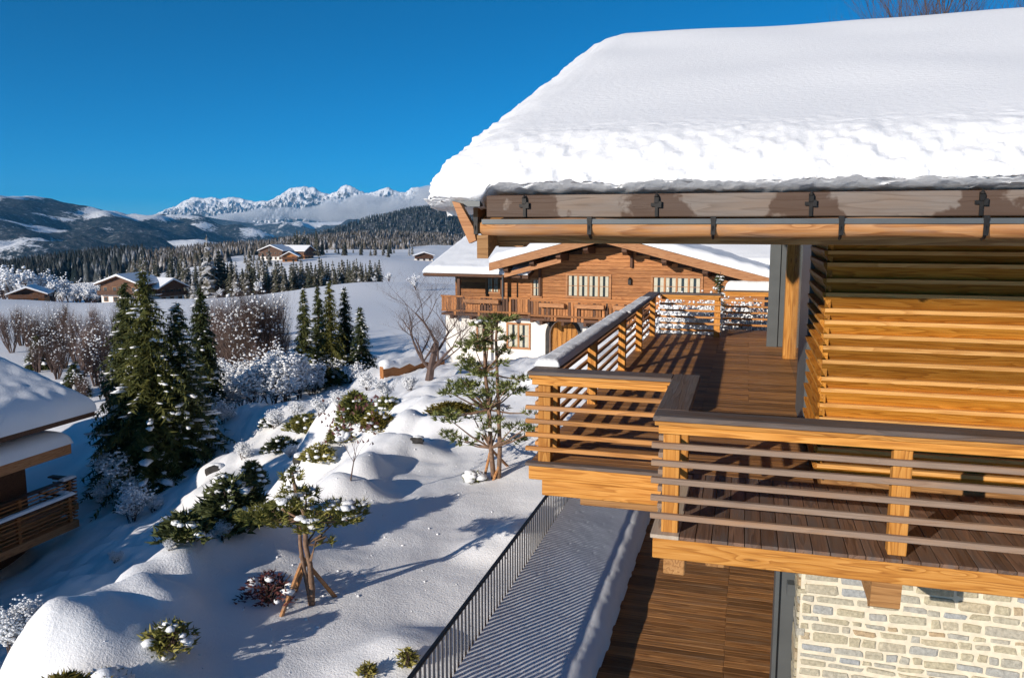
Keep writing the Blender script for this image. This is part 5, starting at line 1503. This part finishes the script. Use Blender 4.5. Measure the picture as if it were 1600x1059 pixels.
# ---- low garden wall before the chalet
wa, wb = gp(596, 583, 41), gp(692, 556, 44)
gw = empty('garden_wall', (wa + wb) / 2, math.atan2(wb.y - wa.y, wb.x - wa.x)); tag(gw, 'low brown garden wall with a roll of snow in front of the brown chalet', 'wall')
ln = (wb - wa).length
link('wall_base', block(ln, .3, 1.4, M['old'], .01), gw, (0, 0, -.1))
m = MB(); m.tube([(-ln / 2 + ln * t / 12, 0, .64 + .05 * math.sin(t * 1.7)) for t in range(13)], [.24 + .05 * math.sin(t * 2.3) for t in range(13)], 10); tag(m.build('snow', M['snow_small'], gw, smooth=True), kind='stuff')
# ---- crumbs of snow shaken from the trees
cr = MB(); rcr = random.Random(12)
for (px, py, sx, sy, n_) in ((800, 905, 60, 40, 60), (560, 860, 60, 40, 60), (720, 760, 70, 30, 70), (480, 950, 50, 30, 50), (600, 760, 40, 50, 40), (330, 1000, 80, 40, 60), (620, 950, 70, 60, 40), (700, 690, 70, 40, 60)):
    for k in range(n_ // 2):
        h_ = hit(min(835, px + rcr.gauss(0, sx)), min(1058, py + rcr.gauss(0, sy)))
        if h_ is None or B.uv(h_)[0] > -3.3: continue
        r = .006 + .022 * rcr.random() ** 3; cr.lump(h_ + Vector((0, 0, r * .2)), r * 1.3, r, r * .7, rcr, rcr.random() * 3)
tag(cr.build('snow_crumbs', M['snow_small'], smooth=True), 'crumbs of snow fallen from the trees onto the garden snow', 'snow', kind='stuff')
# ---- farmhouses
def farmhouse(name, px, Y, ang, w_, d_, hw, hr, label, lower='plaster', upper='old_dark', over=1.0, py=420, wins=4, base=None):
    b_ = gp(px, py, Y)
    if base is not None: b_.z = base
    e = empty(name, b_, R(ang)); tag(e, label, 'house')
    m = MB(); m.box(-w_ / 2, w_ / 2, -d_ / 2, d_ / 2, -1.0, hw * .45); m.build('ground_floor_wall', M[lower], e)
    m = MB(); m.box(-w_ / 2 - .02, w_ / 2 + .02, -d_ / 2 - .02, d_ / 2 + .02, hw * .45, hw)
    m.prismy([(-w_ / 2 - .02, hw), (w_ / 2 + .02, hw), (0, hr)], -d_ / 2 - .02, d_ / 2 + .02); m.build('upper_wall', M[upper], e)
    sl = (hr - hw) / (w_ / 2)
    for sg in (-1, 1):
        x1 = sg * (w_ / 2 + over); z1 = hr - sl * (w_ / 2 + over)
        m = MB(); poly = [(0, hr + .02), (x1, z1 + .02), (x1, z1 + .25), (0, hr + .25)]
        if sg < 0: poly = poly[::-1]
        m.prismy(poly, -d_ / 2 - over, d_ / 2 + over); r = m.build('roof', M['old_dark'], e)
        m = MB(); poly = [(0, hr + .252), (x1 * 1.01, z1 + .252), (x1 * 1.01, z1 + .5), (x1 * .96, z1 + .62), (0, hr + .68)]
        if sg < 0: poly = poly[::-1]
        m.prismy(poly, -d_ / 2 - over - .1, d_ / 2 + over + .1); tag(m.build('roof_snow', M['snow_small'], r), kind='stuff')
    for k in range(wins):
        x = -w_ / 2 + w_ * (k + .5) / wins
        for zc in (hw * .22, hw * .72):
            m = MB(); m.box(-.55, .55, -.05, 0, -.6, .6); f = m.build('window', M['verge'], e, (x, -d_ / 2 - .025, zc))
            m = MB(); m.box(-.45, .45, -.02, 0, -.5, .5); m.build('pane', M['glass'], f, (0, -.051, 0))
    m = MB(); m.box(-w_ / 2 - .3, w_ / 2 + .3, -d_ / 2 - 1.1, -d_ / 2 - .03, hw * .45, hw * .45 + .12); m.box(-w_ / 2 - .3, w_ / 2 + .3, -d_ / 2 - 1.1, -d_ / 2 - 1.0, hw * .45 + .12, hw * .45 + 1.0); m.build('balcony', M['old_dark'], e)
    return e
farmhouse('farmhouse', 205, 195, -8, 9.5, 9, 4.6, 6.3, 'wide snow-roofed house half hidden behind the big spruce on the left meadow', py=455, wins=4)
farmhouse('farmhouse', 245, 200, 60, 7, 11, 3.7, 5.3, 'long wing of the meadow house, roof running to the right', py=452, wins=3)
farmhouse('hut', 48, 200, 20, 7, 7, 1.9, 3.2, 'low hut with snowy roof at the far left edge of the meadow', 'old', py=466, wins=2)
farmhouse('farmhouse', 432, 396, -12, 11.5, 10, 4.6, 6.8, 'large dark farmhouse on the snowy hilltop, left of the pair', py=405, wins=5)
farmhouse('farmhouse', 464, 404, 70, 8, 14, 4.2, 6.2, 'long farm barn on the snowy hilltop right of the farmhouse', 'old', py=405, wins=3)
farmhouse('hut', 454, 378, 8, 6.5, 6, 2.5, 4.2, 'small brown hut in front of the hilltop farmhouse', 'old', 'old', py=408, wins=2)
farmhouse('hut', 662, 425, 10, 9, 7, 2.6, 4.0, 'distant snowy farmhouse just above the brown chalet roof', py=405, wins=3)
# ---- woods too far to count
def wood_stuff(name, pts, hmin, hmax, seed, label, mat):
    rng = np.random.default_rng(seed)
    n = len(pts); k = 6
    ang = np.arange(k) / k * 2 * np.pi
    h_ = rng.uniform(hmin, hmax, n); r_ = h_ * rng.uniform(.16, .27, n)
    V = np.empty((n, 2 * k + 1, 3))
    rot = rng.uniform(0, 6.28, (n, 1)); jit = rng.uniform(.65, 1.25, (n, k)); jit2 = rng.uniform(.6, 1.2, (n, k))
    for q, (rr_, zz_, jj) in enumerate(((1.0, .08, jit), (.55, .5, jit2))):
        V[:, q * k:(q + 1) * k, 0] = pts[:, :1] + np.cos(ang + rot) * r_[:, None] * rr_ * jj
        V[:, q * k:(q + 1) * k, 1] = pts[:, 1:2] + np.sin(ang + rot) * r_[:, None] * rr_ * jj
        V[:, q * k:(q + 1) * k, 2] = pts[:, 2:3] + h_[:, None] * zz_ - 0.08 * h_[:, None] * (jj - .9) * 3
    V[:, 2 * k] = pts + np.stack([np.zeros(n), np.zeros(n), h_], -1)
    F = []
    for i in range(k):
        j = (i + 1) % k
        F += [(i, j, k + j), (i, k + j, k + i), (k + i, k + j, 2 * k)]
    F = np.array(F)
    faces = (F[None] + (np.arange(n) * (2 * k + 1))[:, None, None]).reshape(-1, 3)
    me = bpy.data.meshes.new(name)
    me.vertices.add(n * (2 * k + 1)); me.vertices.foreach_set('co', V.ravel())
    me.loops.add(faces.size); me.loops.foreach_set('vertex_index', faces.ravel())
    me.polygons.add(len(faces)); me.polygons.foreach_set('loop_start', np.arange(0, faces.size, 3)); me.polygons.foreach_set('loop_total', np.full(len(faces), 3))
    me.materials.append(mat); me.update(); me.validate()
    return tag(link(name, me), label, 'forest', kind='stuff')
def woodmat(name, cols, scale):
    m, n, b = newmat(name)
    tc = N(n, 'ShaderNodeTexCoord')
    nz = N(n, 'ShaderNodeTexNoise', i_Scale=scale, i_Detail=5.0, i_Roughness=.75); L(n, tc.outputs['Object'], nz.inputs['Vector'])
    L(n, ramp(n, nz.outputs['Fac'], cols), b.inputs['Base Color']); b.inputs['Roughness'].default_value = .9; b.inputs['Specular IOR Level'].default_value = 0
    return m
M['wood_a'] = woodmat('frosted_woodland', [(0.33, (0.025, 0.033, 0.026)), (0.46, (0.09, 0.075, 0.055)), (0.56, (0.22, 0.21, 0.21)), (0.68, (0.55, 0.56, 0.58))], .16)
M['wood_b'] = woodmat('hillside_woodland', [(0.4, (0.015, 0.022, 0.022)), (0.55, (0.06, 0.065, 0.065)), (0.68, (0.32, 0.34, 0.37))], .06)
def on_grid(Xg, Yg, Zg, n, seed, lo=.38, hi=1.0):
    rng = np.random.default_rng(seed)
    ny_, nx_ = Xg.shape
    j = rng.uniform(lo * (ny_ - 2), hi * (ny_ - 2), n); i = rng.uniform(0, nx_ - 2, n)
    a, b_ = j.astype(int), i.astype(int); fj, fi = j - a, i - b_
    def bl(G): return G[a, b_] * (1 - fj) * (1 - fi) + G[a + 1, b_] * fj * (1 - fi) + G[a, b_ + 1] * (1 - fj) * fi + G[a + 1, b_ + 1] * fj * fi
    return np.stack([bl(Xg), bl(Yg), bl(Zg) - .5], -1)
wood_stuff('distant_forest', on_grid(*HR['wooded_rise'], 5200, 1), 7, 15, 1, 'brown and frosted woodland covering the low rise behind the farm', M['wood_a'])
wood_stuff('distant_forest', on_grid(*HR['right_hill'], 9000, 2), 12, 22, 2, 'snow-dusted forest covering the steep hillside behind the chalet', M['wood_b'])
rng_ = np.random.default_rng(4)
pts = []
while len(pts) < 5200:
    Y_ = rng_.uniform(430, 1500); px = rng_.uniform(205, 640); x_ = (px - 800) / FPX * Y_
    if Y_ < 560 and 360 < px < 660: continue
    if mnoise.noise(Vector((x_ * .006, Y_ * .006, 3))) < -.22: continue
    pts.append((x_, Y_, ground(x_, Y_) - .5))
wood_stuff('distant_forest', np.array(pts), 5, 11, 5, 'dark belt of frosted woods between the left wood and the far hills', M['wood_a'])

pts = []  # dark trees added to stand in for the shade on the valley floor
while len(pts) < 6500:
    Y_ = rng_.uniform(480, 2800); px = rng_.uniform(-80, 230); x_ = (px - 800) / FPX * Y_
    if mnoise.noise(Vector((x_ * .003, Y_ * .0016, 7))) < -.12: continue
    pts.append((x_, Y_, ground(x_, Y_) - .5))
wood_stuff('distant_forest', np.array(pts), 8, 17, 9, 'dark woods added to stand in for shade on the valley floor at the foot of the left hill', M['wood_b'])

# ================================================================== CLOUD AND HAZE
def cloudmat():
    m = bpy.data.materials.new('cloud'); m.use_nodes = True; n = m.node_tree; n.nodes.clear()
    out = N(n, 'ShaderNodeOutputMaterial'); pv = N(n, 'ShaderNodeVolumePrincipled')
    pv.inputs['Color'].default_value = (0.97, 0.97, 0.98, 1); pv.inputs['Anisotropy'].default_value = 0.0
    tc = N(n, 'ShaderNodeTexCoord')
    mp = N(n, 'ShaderNodeMapping'); mp.inputs['Scale'].default_value = (1, 1, 1.6); L(n, tc.outputs['Object'], mp.inputs[0])
    nz = N(n, 'ShaderNodeTexNoise', i_Scale=0.0022, i_Detail=4.0, i_Roughness=.55); L(n, mp.outputs[0], nz.inputs['Vector'])
    g = N(n, 'ShaderNodeTexCoord')
    d_ = ramp(n, nz.outputs['Fac'], [(0.40, 0.0), (0.62, 1.0)])
    L(n, math_(n, 'MULTIPLY', d_, CLOUD_D), pv.inputs['Density'])
    L(n, pv.outputs[0], out.inputs['Volume'])
    return m
CLOUD_D = 0.009
M['cloud'] = cloudmat()
rcl = random.Random(6)
bmc = bmesh.new()
for (px, py, Y, rx, rz_) in ((400, 338, 10400, 420, 60), (440, 333, 10300, 420, 80), (490, 333, 10300, 420, 90), (535, 326, 10300, 380, 110), (572, 317, 10300, 300, 110), (610, 330, 10200, 380, 120), (650, 320, 10200, 420, 170), (690, 312, 10200, 420, 190), (740, 318, 10200, 560, 200), (350, 343, 10500, 380, 50), (560, 342, 10200, 700, 60)):
    c_ = atY(px, py, Y)
    r_ = bmesh.ops.create_icosphere(bmc, subdivisions=3, radius=1.0)
    for v_ in r_['verts']:
        k = 1 + .28 * mnoise.fractal(v_.co * 1.7 + Vector((px, 0, 0)), .9, 2, 4)
        v_.co = Vector((c_.x + v_.co.x * rx * k, c_.y + v_.co.y * 320 * k, c_.z + v_.co.z * rz_ * k))
me = bpy.data.meshes.new('cloud_bank'); bmc.to_mesh(me); bmc.free(); me.materials.append(M['cloud'])
rmx = link('cloud_bank', me); tag(rmx, 'band of low white cloud drifting in front of the mountains', 'cloud', kind='stuff')
md = rmx.modifiers.new('merge', 'REMESH'); md.mode = 'VOXEL'; md.voxel_size = 45
m = bpy.data.materials.new('haze'); m.use_nodes = True; n = m.node_tree; n.nodes.clear()
out = N(n, 'ShaderNodeOutputMaterial'); pv = N(n, 'ShaderNodeVolumePrincipled')
pv.inputs['Color'].default_value = (0.17, 0.57, 1.0, 1); pv.inputs['Density'].default_value = 3.4e-5; pv.inputs['Anisotropy'].default_value = 0.0
L(n, pv.outputs[0], out.inputs['Volume'])
mb = MB(); mb.box(-16000, 16000, -600, 15500, -620, 800)
hz = link('haze', mb.mesh('haze', m)); tag(hz, 'thin blue winter haze filling the valley', 'haze', kind='stuff')

# ---- labels: where a handful of look-alikes can be counted off, say which one
ORD = ['first', 'second', 'third', 'fourth', 'fifth', 'sixth', 'seventh', 'eighth', 'ninth', 'tenth', 'eleventh', 'twelfth', 'thirteenth']
for grp in ('snow-laden bushes behind the deck', 'snow-laden bushes between the spruces', 'snow-laden bushes below the big spruces', 'snow-capped bushes in the lower left corner', 'frosted trees at the field rim'):
    obs = [o for o in COL.objects if o.parent is None and o.get('group') == grp]
    obs.sort(key=lambda o: o.location.x / o.location.y)
    for k, o in enumerate(obs): o['label'] = o['label'] + ', ' + ORD[k] + ' from the left'
